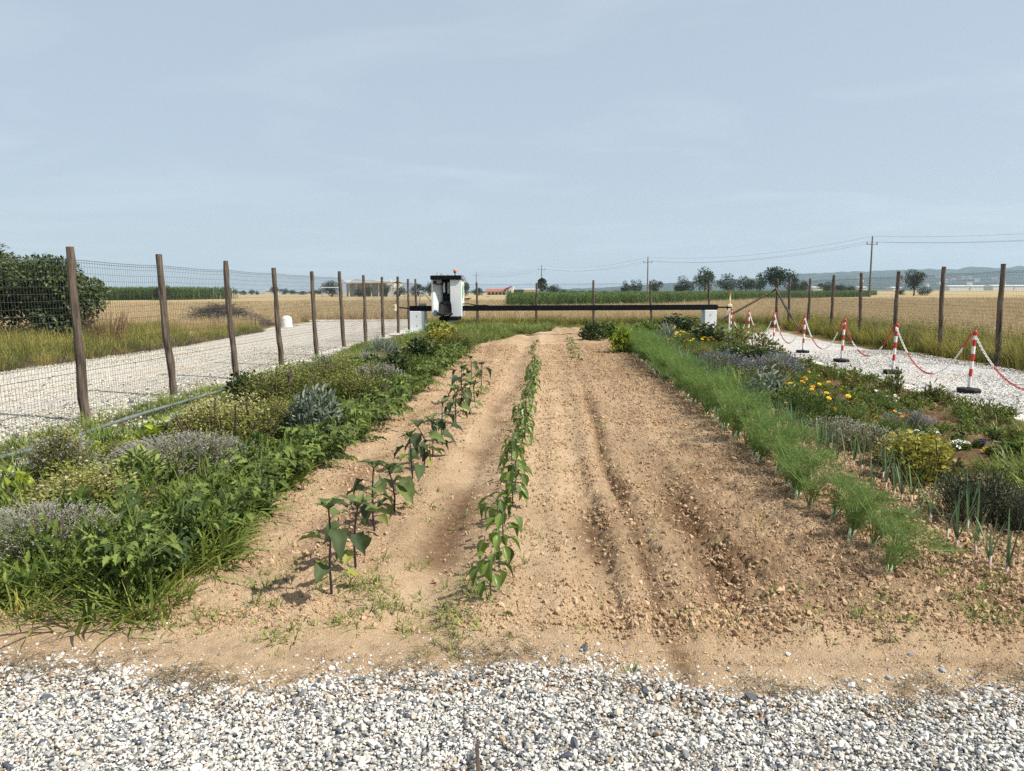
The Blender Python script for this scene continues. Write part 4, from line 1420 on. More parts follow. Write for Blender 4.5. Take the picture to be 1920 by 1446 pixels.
def tree(name, label, px0, px1, ptop, D, kind='round', trunk_frac=.2, var=0, group=None, zbase=0.0, cat='tree'):
    a, b = at(px0, 545, D), at(px1, 545, D)
    top = at((px0 + px1) / 2, ptop, D)
    w = (b.x - a.x); H = top.z
    t = thing(name, label, cat, ((a.x + b.x) / 2, D, zbase), 0, group)
    ms = CR[kind]
    place('trunk', trunk_mesh(H, max(.06, H * .028), H * (1 - trunk_frac), w), t)
    ch = H * (1 - trunk_frac)
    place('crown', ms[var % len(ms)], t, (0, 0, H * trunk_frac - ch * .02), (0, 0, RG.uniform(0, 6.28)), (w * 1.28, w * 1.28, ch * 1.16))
    return t


TREES = [
    ('conifer', 'dark rounded conifer rising beyond the back fence post', 1001, 1031, 520.5, 190, 'cone', .04),
    ('hedge_tree', 'low bush spreading beside the rounded conifer', 1028, 1052, 536, 195, 'bushy', .04),
    ('field_tree', 'small shrubby tree beyond the maize, first of a close pair', 1165, 1183, 529, 200, 'round', .1),
    ('field_tree', 'pointed shrubby tree beyond the maize, second of a close pair', 1181, 1203, 525, 200, 'loose', .1),
    ('field_tree', 'rounded tree beside the power pole in the maize', 1219, 1242, 526, 198, 'round', .1),
    ('field_tree', 'dense ball-shaped tree standing alone behind the maize', 1266, 1299, 521, 190, 'round', .06),
    ('field_tree', 'tall rounded tree behind the maize, higher than its neighbours', 1303, 1339, 506, 185, 'bushy', .12),
    ('field_tree', 'broad pale-edged tree behind the maize next to the tall rounded one', 1347, 1380, 513.5, 190, 'loose', .06),
    ('field_tree', 'loose bushy tree between the pale-edged tree and the flat-topped tree', 1380, 1416, 516, 185, 'loose', .06),
    ('field_tree', 'feathery grey-green tree tucked behind the flat-topped tree', 1412, 1436, 512, 200, 'loose', .06),
    ('umbrella_tree', 'dark flat-topped spreading tree above the corner fence post', 1426, 1483, 500, 165, 'umbrella', .06),
    ('field_tree', 'dark bush under the edge of the flat-topped tree', 1474, 1501, 516, 170, 'round', .05),
    ('field_tree', 'low thicket trailing down from the flat-topped tree', 1494, 1515, 528, 175, 'bushy', .03),
    ('field_tree', 'low rounded bush before the hills near two fence posts', 1533, 1560, 530, 210, 'round', .04),
    ('field_tree', 'flat dark bush before the hills', 1561, 1588, 534, 215, 'bushy', .04),
    ('field_tree', 'small squat bush before the hills beside the flat dark bush', 1586, 1608, 537, 215, 'bushy', .04),
    ('lone_tree', 'lone rounded tree on a bare trunk in the wheat before the hills', 1694, 1733, 508, 150, 'round', .26),
    ('field_tree', 'low scrub beside the lone tree', 1722, 1745, 537, 160, 'loose', .02),
    ('field_tree', 'low scrub on the other side of the lone tree', 1680, 1697, 540, 165, 'loose', .02),
    ('yard_tree', 'dark bush at the barn end by the white canopy', 606, 637, 527.5, 215, 'round', .05),
    ('yard_tree', 'dark bush under the barn eave', 664, 682, 540, 212, 'round', .03),
    ('yard_tree', 'second dark bush before the barn wall', 684, 696, 538, 212, 'bushy', .03),
    ('yard_tree', 'dark tall bush close to the barn gable', 717, 731, 536, 212, 'round', .03),
    ('yard_tree', 'round dark bush just past the barn gable', 737, 762, 536, 218, 'round', .03),
    ('yard_tree', 'dark bush hidden behind the machine bracing bar', 768, 800, 534, 220, 'round', .03),
    ('yard_tree', 'tall tree half hidden behind the white machine cabin', 800, 812, 531, 220, 'bushy', .03),
    ('yard_tree', 'leafy tree showing past the white machine cabin', 866, 880, 529, 225, 'bushy', .03),
    ('yard_tree', 'dark bush between the cabin and the red-roofed farmhouse', 884, 908, 541, 260, 'round', .03),
    ('field_tree', 'small round tree at the end of the maize block', 286, 321, 533, 125, 'loose', .04),
]
for k, (nm, lab, a, b, tp, D, kd, tf) in enumerate(TREES):
    tree(nm, lab, a, b, tp, D, kd, tf, k)
rr = random.Random(8)
for k, (a, b, tp) in enumerate([(380, 391, 545), (415, 430, 540), (435, 447, 545), (449, 463, 547), (466, 478, 545.5), (478, 486, 547), (505, 523, 539), (524, 540, 543),
                                (540, 556, 546), (556, 578, 548), (578, 598, 546), (594, 608, 543), (1050, 1066, 543), (1066, 1084, 545), (1084, 1098, 545), (1096, 1122, 546), (1122, 1145, 546), (1145, 1166, 545)]):
    left = a < 900
    tree('far_tree', 'far hazy tree on the skyline past the wheat' if left else 'low far thicket bush beyond the maize between conifer and tree pair', a, b, tp - (1.5 if left else 0), 560 if left else 300, 'round' if k % 2 else 'bushy', .03, k,
         'far trees along the skyline past the wheat' if left else 'far thickets beyond the maize')

# big bushes beyond the gravel track
def big_bush(px0, px1, ptop, D, label, n, seed):
    a, b = at(px0, 560, D), at(px1, 560, D)
    top = at((px0 + px1) / 2, ptop, D).z
    w = b.x - a.x
    t = thing('bush', label, 'bush', ((a.x + b.x) / 2, D, 0))
    place('trunk', trunk_mesh(top * .9, .07, top, w), t)
    me = crown(n, .15 / max(w, top), M['bush'], 15, .27, tm=T_SIM)
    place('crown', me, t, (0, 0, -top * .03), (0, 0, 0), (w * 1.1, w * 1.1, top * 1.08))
    return t


big_bush(-160, 82, 455, 25.5, 'large dark glossy-leaved bush beyond the gravel track', 15000, 1)
big_bush(48, 178, 476, 24.6, 'smaller rounded glossy-leaved bush nearer the brown weeds', 10000, 2)


# ------------------------------------------------------------------ clump meshes for scatter
def tuft(n, h, spread, width, mat, bend=(.1, .9), up=1.0, tm=T_BLA, seed_heads=0):
    a = RG.uniform(0, 6.283, n)
    r = spread * RG.random(n) ** .7
    P = np.stack([np.cos(a) * r, np.sin(a) * r, np.zeros(n) - .01], 1)
    a2 = a + RG.normal(0, .6, n)
    tilt = RG.uniform(.05, .75, n)
    D = np.stack([np.cos(a2) * tilt, np.sin(a2) * tilt, np.full(n, up)], 1)
    N = np.stack([-np.cos(a2), -np.sin(a2), tilt], 1)
    mb = MB()
    L = h * RG.uniform(.45, 1.15, n)
    # N faces back so a positive bend droops outwards
    mb.leaves(P, D, N, L, width * RG.uniform(.7, 1.3, n), tm, RG.random(n), RG.uniform(*bend, n))
    if seed_heads:
        k = seed_heads
        i = RG.choice(n, k)
        Dn = D[i] / np.linalg.norm(D[i], axis=1)[:, None]
        Q = P[i] + Dn * (L[i] * .9)[:, None]
        mb.leaves(Q, Dn + .5 * unit(k), unit(k), .07, .016, T_SIM, .6 + .4 * RG.random(k), .4)
    return mb.mesh('tuft', mat)


def stone_mesh(seed, flat=.6, sub=1):
    import bmesh
    rs = np.random.default_rng(seed)
    bm = bmesh.new()
    bmesh.ops.create_icosphere(bm, subdivisions=sub, radius=.5)
    V = np.array([v.co for v in bm.verts])
    F = np.array([[v.index for v in f.verts] for f in bm.faces])
    bm.free()
    # chop with a few random planes for angular chips
    for k in range(7):
        d = rs.normal(size=3); d /= np.linalg.norm(d)
        h = rs.uniform(.24, .40)
        q = V @ d
        V = V - d[None] * np.maximum(q - h, 0)[:, None]
    V *= np.array([rs.uniform(1.0, 1.75), rs.uniform(.65, 1.0), rs.uniform(.42, .75)])
    V += rs.normal(0, .012, V.shape)
    return V, F


def stones(n, mat, sub=1, smooth=False):
    out = []
    for k in range(n):
        V, F = stone_mesh(100 + k * 7, sub=sub)
        out.append(MB().add(V, F).mesh('stone', mat, smooth))
    return out


def rot_any(n, tilt=3.14):
    return np.stack([RG.uniform(-tilt, tilt, n), RG.uniform(-tilt, tilt, n), RG.uniform(0, 6.283, n)], 1)


ST = stones(8, M['stone'], 2)
SW = stones(8, M['stone_w'], 1)
# front yard: chips two deep, thinning out over the soil edge
n = 310000
x = RG.uniform(-4.55, 4.55, n); y = RG.uniform(1.7, 3.35, n)
def edge_y(x, y):
    return np.interp(x, [q.x for q in EDGE], [q.y for q in EDGE]) + .10 * (fbm(x * 5, y * 5, 3, 15) - .5)


edge = edge_y(x, y)
dens = 1 - sst(-.04, .12, y - edge) * .80 - sst(.10, .26, y - edge) * .185 - sst(.26, .5, y - edge) * .015
dens *= .72 + .28 * sst(.42, .6, fbm(x * 5, y * 5, 3, 16))
k = RG.random(n) < dens
x, y = x[k], y[k]; n = len(x)
s = .0102 * np.exp(RG.normal(0, .42, n))
z = np.maximum(soil_h(x, y, False), -.034) + RG.random(n) * .014 * sst(.05, -.05, y - edge[k]) + s * .12
scatter('gravel', ST, np.stack([x, y, z], 1), rot_any(n, .6), s, 'loose white and grey gravel chips in front of the beds', 'gravel')
# track and path gravel
n = 60000
yy = 6.5 + 15 * RG.random(n) ** 1.6; xx = RG.uniform(-11.6, -5.35, n)
k = (xx > -.95 * yy - 1.5) & ((fbm(xx * 1.1, yy * .35, 4, 63) < .585) | (RG.random(n) < .25))
xx, yy = xx[k], yy[k]; n = len(xx)
s = .018 * np.exp(RG.normal(0, .45, n))
k = (xx > -6.6) & (RG.random(n) < .30)
s[k] *= 1.9
scatter('gravel', SW, np.stack([xx, yy, -.012 + .02 * (fbm(xx * .6, yy * .4, 3, 3) - .5) + 0 * s], 1), rot_any(n, .5), s, 'loose pale stones on the gravel track outside the fence', 'gravel')
n = 42000
yy = 7.0 + 13 * RG.random(n) ** 1.5; xx = 5.88 + 3.3 * RG.random(n)
k = xx < .78 * yy + .6
xx, yy = xx[k], yy[k]; n = len(xx)
s = .023 * np.exp(RG.normal(0, .32, n))
scatter('gravel', ST, np.stack([xx, yy, -.010 + 0 * s], 1), rot_any(n, .5), s, 'loose white chips on the path by the chain barrier', 'gravel')
# stones along the foot of the near fence and under the hose
n = 2600
yy = RG.uniform(6.0, 24, n); xx = np.where(RG.random(n) < .6, -5.45 + RG.normal(0, .16, n), -4.98 + RG.normal(0, .12, n))
s = .034 * np.exp(RG.normal(0, .45, n))
scatter('gravel', ST, np.stack([xx, yy, soil_h(xx, yy, False) + .004], 1), rot_any(n, .5), s, 'cream stones strewn along the foot of the fence and hose', 'gravel')

# clods
CL = []
for k in range(6):
    V, F = stone_mesh(500 + k, sub=2)
    V = V * (.8 + .5 * RG.random((len(V), 1)) ** 1.5)
    CL.append(MB().add(V, F).mesh('clod', M['clod'], False))
n = 330000
y = 3.0 + 19 * RG.random(n) ** 2.2; x = RG.uniform(-2.6, 3.6, n)
xw = x
dn_ = .55 + .45 * sst(.0, 1.2, x) + .5 * sst(1.8, 2.3, x)
dn_ = dn_ * (.40 + .75 * sst(.42, .68, fbm(x * 2.4, y * 2.4, 3, 61)))
lipm = np.exp(-((x - .70) / .50) ** 2) * np.exp(-((y - 3.36) / .13) ** 2)
dn_ += .6 * lipm
dn_ *= 1 - .8 * np.exp(-((x + .68) / .2) ** 2)
dn_ *= .22 + .78 * sst(3.12, 3.35, y)
k = RG.random(n) < dn_
x, y = x[k], y[k]; n = len(x)
s = .0072 * np.exp(RG.normal(0, .58, n)) * (1 + .5 * sst(1.6, 2.2, x)) * (1 + .09 * (y - 3)) * (.5 + .5 * sst(3.1, 3.4, y))
s = np.minimum(s * (1 + .7 * lipm[k]), .034)
z = soil_h(x, y) + s * .10
scatter('soil_clods', CL, np.stack([x, y, z], 1), rot_any(n), s, 'crumbly clods lying on the tilled soil', 'soil')
#@@SECTION4


# ------------------------------------------------------------------ fields: wheat, verge, maize
WH = [tuft(46, .62, .30, .012, M['wheat'], (.0, .35), 2.2, seed_heads=26) for _ in range(4)]
WL = [tuft(40, .62, .55, .028, M['wheat'], (.0, .35), 2.2, seed_heads=18) for _ in range(3)]
VG = [tuft(42, .60, .20, .011, M['verge'], (.1, .7), 1.6, seed_heads=5) for _ in range(4)]
GR = [tuft(34, .25, .12, .0115, M['grass'], (.3, 1.3), .9) for _ in range(5)]
GB = [tuft(36, .25, .13, .0105, M['grass_b'], (.2, 1.1), 1.0) for _ in range(4)]
WD = [tuft(11, .075, .020, .0042, M['weed'], (.2, 1.2), .7) for _ in range(5)]


def gen(n, poly, f=None):
    p = rand_poly(n, poly)
    if f is not None:
        p = p[RG.random(len(p)) < f(p[:, 0], p[:, 1])]
    return p


def put(name, meshes, p, smin, smax, label, cat, z=None, tilt=.15, zs=None):
    n = len(p)
    s = RG.uniform(smin, smax, n)
    if zs is not None:
        s = s * zs
    zz = np.full(n, -.03) if z is None else z
    r = np.stack([RG.uniform(-tilt, tilt, n), RG.uniform(-tilt, tilt, n), RG.uniform(0, 6.283, n)], 1)
    return scatter(name, meshes, np.stack([p[:, 0], p[:, 1], zz], 1), r, s, label, cat)


# wheat: right of the path fence and behind the plot, then left beyond the track
CORN_R = [(-3, 55), (8, 64), (17.5, 82), (34, 113), (56, 138), (74, 172), (40, 172), (8, 130), (-5.5, 100), (-3.6, 70)]
WR = [(-5.8, 35.0), (10.8, 35.0), (10.9, 20), (10.6, 9), (24, 9), (34, 20), (70, 60), (110, 100), (60, 100), (-14, 100)]
p = np.vstack([gen(16000, [(-14, 35.0), (10.8, 35.0), (12, 20), (12, 10), (22, 12), (44, 45), (52, 60), (-20, 60)])])
p = p[~in_poly(p[:, 0], p[:, 1], CORN_R)]
p = p[~((p[:, 0] < -5.8) & (p[:, 1] < 42.3))]
q = gen(9000, [(-20, 60), (52, 60), (92, 104), (-35, 104)])
q = q[~in_poly(q[:, 0], q[:, 1], CORN_R)]
put('wheat', WH, p, .8, 1.15, 'stand of ripe tan wheat behind the plot and path fences', 'wheat', tilt=.25)
put('wheat', WL, q, .9, 1.2, 'ripe wheat farther out around the maize', 'wheat', tilt=.2)
p = gen(9000, [(-13.6, 33.5), (-13.8, 42), (-14, 60), (-62, 60), (-34, 33), (-19.5, 28)])
q = gen(8000, [(-14, 60), (-20, 104), (-105, 104), (-62, 60)])
put('wheat', WH, p, .75, 1.05, 'ripe wheat across the gravel track', 'wheat', tilt=.25)
put('wheat', WL, q, .8, 1.1, 'ripe wheat stretching out past the brush pile', 'wheat', tilt=.2)
# rough verges
p = gen(2600, [(9.35, 9), (9.55, 15), (9.35, 22), (9.7, 28), (10.3, 34), (11.6, 34.8), (12.3, 20), (12.0, 9)], lambda x, y: .45 + .55 * sst(.4, .6, fbm(x, y, 3, 7)))
put('verge_grass', VG + GR[:1], p, .75, 1.25, 'rough tall grass along the path fence', 'grass', tilt=.2)
p = gen(1500, [(-6, 34.1), (10.3, 34.1), (10.6, 35.6), (-6, 35.6)])
put('verge_grass', VG + GB[:2], p, .6, 1.0, 'rough grass under the fence at the plot end', 'grass')
p = gen(3600, [(-11.7, 12), (-11.6, 22), (-12.3, 31), (-13.6, 36), (-17, 34), (-21, 27), (-22, 12)], lambda x, y: (.5 + .5 * sst(.4, .6, fbm(x * .7, y * .7, 3, 17))) * (1 - .93 * ((y > 21) & (x / y > -.515) & (x / y < -.37))))
put('verge_grass', VG + GB[:2] + GR[:1], p, .5, 1.15, 'tall green and yellow grass beyond the gravel track', 'grass', tilt=.2)
p = gen(800, [(-11.2, 12), (-11.1, 22), (-11.9, 31), (-12.6, 31), (-12, 22), (-12.1, 12)])
put('verge_grass', [tuft(40, .30, .22, .01, M['straw'], (.3, 1.1), .7) for _ in range(2)] + VG[:1], p, .6, 1.0, 'dry yellow grass fringing the gravel track', 'grass')


def corn_mesh():
    mb = MB()
    H = 1.75
    mb.tube([(0, 0, 0), (.01, 0, H * .5), (0, .01, H)], [.014, .012, .005], 5, val=.4)
    n = 13
    z = np.linspace(.25, H * .93, n)
    a = np.where(np.arange(n) % 2, 0, math.pi) + RG.normal(0, .5, n)
    D = np.stack([np.cos(a), np.sin(a), np.full(n, 1.5)], 1)
    N = np.stack([-np.cos(a), -np.sin(a), np.full(n, .6)], 1)
    mb.leaves(np.stack([0 * z, 0 * z, z], 1), D, N, .72 * RG.uniform(.8, 1.15, n), .075, T_BLA, RG.random(n), RG.uniform(.7, 1.2, n))
    mb.leaves(np.tile([[0, 0, H]], (5, 1)), unit(5) * .4 + np.array([0, 0, 1]), unit(5), .22, .012, T_BLA, .9, .3)
    return mb.mesh('maize', M['corn'])


CN = [corn_mesh() for _ in range(4)]
p = gen(26000, CORN_R)
dedge = []
# keep the near face dense and drop what stands deep inside the block
k = np.zeros(len(p), bool)
near = [(-3, 55), (8, 64), (17.5, 82), (34, 113), (56, 138), (74, 172)]
yn = np.interp(p[:, 0], [-6] + [q[0] for q in near], [55] + [q[1] for q in near])
k = (p[:, 1] - yn < 12) | (RG.random(len(p)) < .35)
p = p[k]
put('maize', CN, p, .64, .88, 'green maize block beyond the wheat strip', 'maize', z=np.full(len(p), -.06), tilt=.06)
CORN_L = [(-150, 128), (-95, 128), (-68, 134), (-66, 160), (-150, 160)]
p = gen(5200, CORN_L)
put('maize', CN, p, 1.35, 1.65, 'tall dark maize block past the bushes across the track', 'maize', z=np.full(len(p), -.06), tilt=.06)

# brush pile
pc = G(412, 613)
bp = thing('brush_pile', 'tangled heap of dead branches beside the gravel track', 'brush pile', (pc.x - .3, pc.y + .8, 0))
n = 1500
c = RG.normal(0, 1, (n, 3)) * np.array([1.25, .5, .0])
hh = 1.0 * np.exp(-(c[:, 0] / 1.5) ** 2) * RG.random(n) ** .7
c[:, 2] = hh + .02
d = unit(n); d[:, 2] *= .30; d[:, 0] *= 1.6
d /= np.linalg.norm(d, axis=1)[:, None]
Ls = RG.uniform(.2, .75, n)[:, None]
e0 = c - d * Ls; e1 = c + d * Ls
e0[:, 2] = np.maximum(e0[:, 2], 0); e1[:, 2] = np.maximum(e1[:, 2], 0)
o = MB().wires(e0, e1, RG.uniform(.003, .011, n), RG.random(n)).obj('twigs', M['dead'], bp); o['kind'] = 'stuff'
for q0, q1, r in [((-.1, .2, .45), (.75, .1, 1.12), .028), ((.1, -.4, .38), (2.15, -.5, .30), .03), ((-1.4, -.3, .2), (.6, -.4, .62), .022), ((.3, .1, .2), (1.7, -.6, .12), .026), ((-1.2, .2, .5), (-1.9, .1, .8), .014)]:
    MB().tube([q0, tuple((np.array(q0) + q1) / 2 + np.array([0, .02, .03])), q1], [r, r * .85, r * .5], 7, jitter=.15).obj('branch', M['dead'], bp)
# rust-brown dead weed stand
p_ = G(185, 650)
dw = thing('dead_weed', 'rust-brown dead weed stand at the gravel track verge', 'weed', (p_.x, p_.y + .4, 0))
n = 160
a = RG.uniform(0, 6.28, n); r = .45 * RG.random(n) ** .6
P = np.stack([np.cos(a) * r, np.sin(a) * r, 0 * a], 1)
D = np.stack([np.cos(a) * .35, np.sin(a) * .35, 1 + 0 * a], 1) + .2 * unit(n)
L = RG.uniform(.5, 1.15, n)
mb = MB().wires(P, P + D / np.linalg.norm(D, axis=1)[:, None] * L[:, None], .005)
o = mb.obj('stems', plain('rusty_stem', (0.17, 0.085, 0.05), .9), dw); o['kind'] = 'stuff'


# ------------------------------------------------------------------ garden plants
def plant_z(x, y):
    return float(soil_h(np.array([x]), np.array([y]), False)[0])


def leaf_set(name, tm, mats, bends, n=5):
    out = []
    for k in range(n):
        mb = MB()
        mb.leaves([(0, 0, 0)], [(1, 0, 0)], [(0, 0, 1)], 1.0, .62, tm, RG.random(1) * .9, bends[k % len(bends)])
        out.append(mb.mesh('leaf', mats[k % len(mats)], True))
    return out


def orient(D, N=(0, 0, 1)):
    D = Vector(D).normalized()
    S = Vector(N).cross(D)
    if S.length < 1e-4: S = Vector((0, 1, 0))
    S.normalize()
    N2 = D.cross(S)
    return Matrix((D, S, N2)).transposed().to_4x4()


def put_leaf(me, parent, loc, D, size, wide=1.0, roll=0.0):
    o = bpy.data.objects.new('leaf', me)
    COL.objects.link(o)
    o.parent = parent
    o.matrix_local = Matrix.Translation(loc) @ orient(D) @ Matrix.Rotation(roll, 4, 'X') @ Matrix.Diagonal((size, size * wide, size, 1))
    return o


ORD = ['first', 'second', 'third', 'fourth', 'fifth', 'sixth', 'seventh', 'eighth', 'ninth', 'tenth', 'eleventh', 'twelfth', 'thirteenth', 'fourteenth', 'fifteenth', 'sixteenth', 'seventeenth', 'eighteenth', 'nineteenth', 'twentieth']
ORD += ['twenty-' + q for q in ORD[:9]] + ['thirtieth'] + ['thirty-' + q for q in ORD[:9]]
EGL = leaf_set('egg', T_OVA, [M['egg_leaf']], (.25, .5, .75, 1.0), 8)
EGO = leaf_set('egg_old', T_OVA, [M['egg_old']], (.3, .6), 2)
egg_px = [(623, 1126), (667, 1070), (703, 1006), (739, 967), (772, 925), (795, 888), (812, 863), (830, 839), (855, 801), (868, 783), (880, 781), (866, 756), (890, 757), (902, 742), (884, 722)]
rr = random.Random(21)
for i, (px, py) in enumerate(egg_px):
    p = G(px, py)
    H = rr.uniform(.29, .43) if i else .46
    if i > 10: H *= 1.1
    lab = 'tall broad-leaved aubergine seedling, %s from the gravel end of its row' % ORD[i]
    grp = 'aubergine seedlings in a row'
    if i == 0:
        lab, grp = 'aubergine seedling with cupped crown leaves at the gravel end of its row', None
    t = thing('aubergine_plant', lab, 'aubergine', (p.x, p.y, plant_z(p.x, p.y)), rr.uniform(0, 6.28) if i else 0.0, grp)
    wob = [(0, 0, -.03), (rr.uniform(-.012, .012), rr.uniform(-.01, .01), H * .35), (rr.uniform(-.015, .015), 0, H * .7), (rr.uniform(-.05, .05), 0, H)]
    MB().tube(wob, [.0075, .006, .0055, .004], 7).obj('stem', M['egg_stem'], t)
    nl = rr.choice([11, 13, 14])
    for k in range(nl):
        u = k / (nl - 1)
        a = k * 2.4 + rr.uniform(-.7, .7)
        if u > .68:      # crown of young upright leaves
            z = H * (.93 + .07 * u)
            D = (math.cos(a) * .62, math.sin(a) * .62, rr.uniform(.45, 1.1))
            put_leaf(rr.choice(EGL), t, (wob[3][0], 0, z), D, rr.uniform(.085, .13), rr.uniform(.8, 1.05), rr.uniform(-.3, .3))
        else:
            z = H * (.16 + 1.05 * u) * rr.uniform(.9, 1.1)
            ln = rr.uniform(.045, .085)
            tip = Vector((math.cos(a) * ln, math.sin(a) * ln, z + ln * .35))
            pt = MB().tube([(0, 0, z), tuple(tip * .5 + Vector((0, 0, z * .5 + .006))), tuple(tip)], [.0028, .0024, .002], 5)
            pt.obj('leaf_stalk', M['egg_stem'], t)
            D = (math.cos(a), math.sin(a), rr.uniform(-.55, .25))
            old = (u < .12) or rr.random() < .12
            put_leaf(rr.choice(EGO if old else EGL), t, tip, D, rr.uniform(.125, .185) * (.62 if old else 1), rr.uniform(.88, 1.12), rr.uniform(-.4, .4))

PEL = leaf_set('pep', T_PEP, [M['pep_leaf']], (.25, .5, .8), 8)
rr = random.Random(5)
yy = G(905, 1126).y
k = 0
pep = []
while yy < 15.2:
    pep.append((-.30 + rr.uniform(-.045, .045) + .006 * (yy - 3), yy, 1.0)); yy += rr.uniform(.28, .42) * (1 + .03 * (yy - 3.5))
yy = 16.6
while yy < 23:
    pep.append((-.34 + rr.uniform(-.06, .06), yy, .62)); yy += rr.uniform(.6, 1.0)
for i, (x, y, sc_) in enumerate(pep):
    H = rr.uniform(.19, .27) * sc_
    lab, grp = 'glossy pepper plant with drooping leaves, %s from the gravel in the central row' % ORD[i], 'pepper plants in the central row'
    if i == 0: lab, grp = 'pepper plant with drooping leaves at the gravel end of the central row', None
    if sc_ < 1: lab, grp = 'small pepper plant beyond the gap at the central row end', 'small peppers past the row gap'
    t = thing('pepper_plant', lab, 'pepper', (x, y, plant_z(x, y)), rr.uniform(0, 6.28), grp)
    stem = MB().tube([(0, 0, -.03), (.006, 0, H * .45), (0, .005, H * .8)], [.0055, .0045, .003], 6)
    nl = 12 if y < 9 else 10
    tips = []
    for k in range(nl):
        u = k / (nl - 1)
        a = k * 2.4 + rr.uniform(-.5, .5)
        z = H * (.30 + .62 * u)
        ln = (.025 + .055 * (1 - abs(u - .45))) * rr.uniform(.6, 1.1) * sc_
        tip = Vector((math.cos(a) * ln, math.sin(a) * ln, z + ln * .30))
        stem.tube([(0, 0, z - .02), tuple(tip)], [.0022, .0016], 4)
        tips.append((tip, a, u))
    stem.obj('stem', M['pep_stem'], t)
    for tip, a, u in tips:
        D = (math.cos(a), math.sin(a), rr.uniform(-1.6, -.35) if u < .85 else rr.uniform(-.2, .5))
        put_leaf(rr.choice(PEL), t, tip, D, rr.uniform(.085, .13) * sc_ * (1 if u < .85 else .6), rr.uniform(.75, .95), rr.uniform(-.5, .5))
for i, (px, py) in enumerate([(1068, 642), (1071, 650), (1073, 657), (1076, 664), (1079, 672), (1082, 680)]):
    p = G(px, py)
    t = thing('bean_seedling', 'low bean seedling in the short far row on bare soil', 'seedling', (p.x, p.y, plant_z(p.x, p.y)), rr.uniform(0, 6.28), 'bean seedlings in the short far row')
    MB().tube([(0, 0, -.02), (0, 0, .12)], [.004, .003], 5).obj('stem', M['pep_stem'], t)
    for k in range(9):
        a = k * 2.4
        put_leaf(rr.choice(PEL), t, Vector((math.cos(a) * .05, math.sin(a) * .05, rr.uniform(.05, .16))), (math.cos(a), math.sin(a), rr.uniform(-.3, .6)), rr.uniform(.10, .15), 1.0)


# tomatoes: compound leaves
def tom_leaf(seed):
    mb = MB()
    rs = np.random.default_rng(seed)
    u = [.28, .32, .5, .54, .72, .76, .92]
    sd = [1, -1, 1, -1, 1, -1, 0]
    droop = .45
    mb.tube([(0, 0, 0), (.5, 0, .06), (.95, 0, -.12)], [.012, .009, .006], 4, val=.6)
    for a, s_ in zip(u, sd):
        b = (a, 0, .05 - .18 * a * a)
        D = (.55 if s_ else 1, s_ * .9, -.25 + rs.uniform(-.2, .2))
        N = (0, 0, 1)
        mb.leaves([b], [D], [N], [.34 if s_ else .40], [.20], T_LOB, rs.random(1), .45)
    return mb.mesh('leaf', M['tom_leaf'], False)


TOL = [tom_leaf(k) for k in range(6)]
tom_px = [(290, 1128), (362, 1062), (430, 1012), (505, 955), (560, 920), (606, 885), (640, 862), (676, 835), (706, 812), (735, 790), (758, 771), (780, 753), (800, 736), (818, 720), (833, 707), (846, 695), (857, 685), (868, 675), (877, 666), (886, 657)]
rr = random.Random(77)
for i, (px, py) in enumerate(tom_px):
    p = G(px, py)
    H = rr.uniform(.36, .46) * (1.0 if i > 2 else .92)
    x0 = p.x - .10
    lab, grp = 'bushy tomato plant on the bare soil edge, %s from the gravel end' % ORD[i], 'tomato plants along the bare soil edge'
    if i == 0: lab, grp = 'spindly tomato plant at the gravel end of its row by rank grass', None
    t = thing('tomato_plant', lab, 'tomato', (x0, p.y + .08, plant_z(x0, p.y)), rr.uniform(0, 6.28), grp)
    st = MB().tube([(0, 0, -.03), (.02, .01, H * .5), (.0, .03, H)], [.009, .007, .004], 6)
    st.tube([(0, 0, .03), (.12, .04, H * .5), (.2, .02, H * .75)], [.006, .005, .003], 5)
    st.tube([(0, 0, .03), (-.10, -.06, H * .5), (-.17, -.05, H * .7)], [.006, .005, .003], 5)
    st.obj('stem', M['stem_g'], t)
    nl = 20
    for k in range(nl):
        a = k * 2.4 + rr.uniform(-.3, .3)
        u = rr.random()
        br = rr.choice([(0, .03), (.2, .02), (-.17, -.05)])
        base = Vector((br[0] * u, br[1] * u, H * (.12 + .85 * u) * (1 if br[0] == 0 else .78)))
        put_leaf(rr.choice(TOL), t, base, (math.cos(a), math.sin(a), rr.uniform(-.2, .9)), rr.uniform(.19, .29), rr.uniform(.85, 1.1), rr.uniform(-.4, .4))


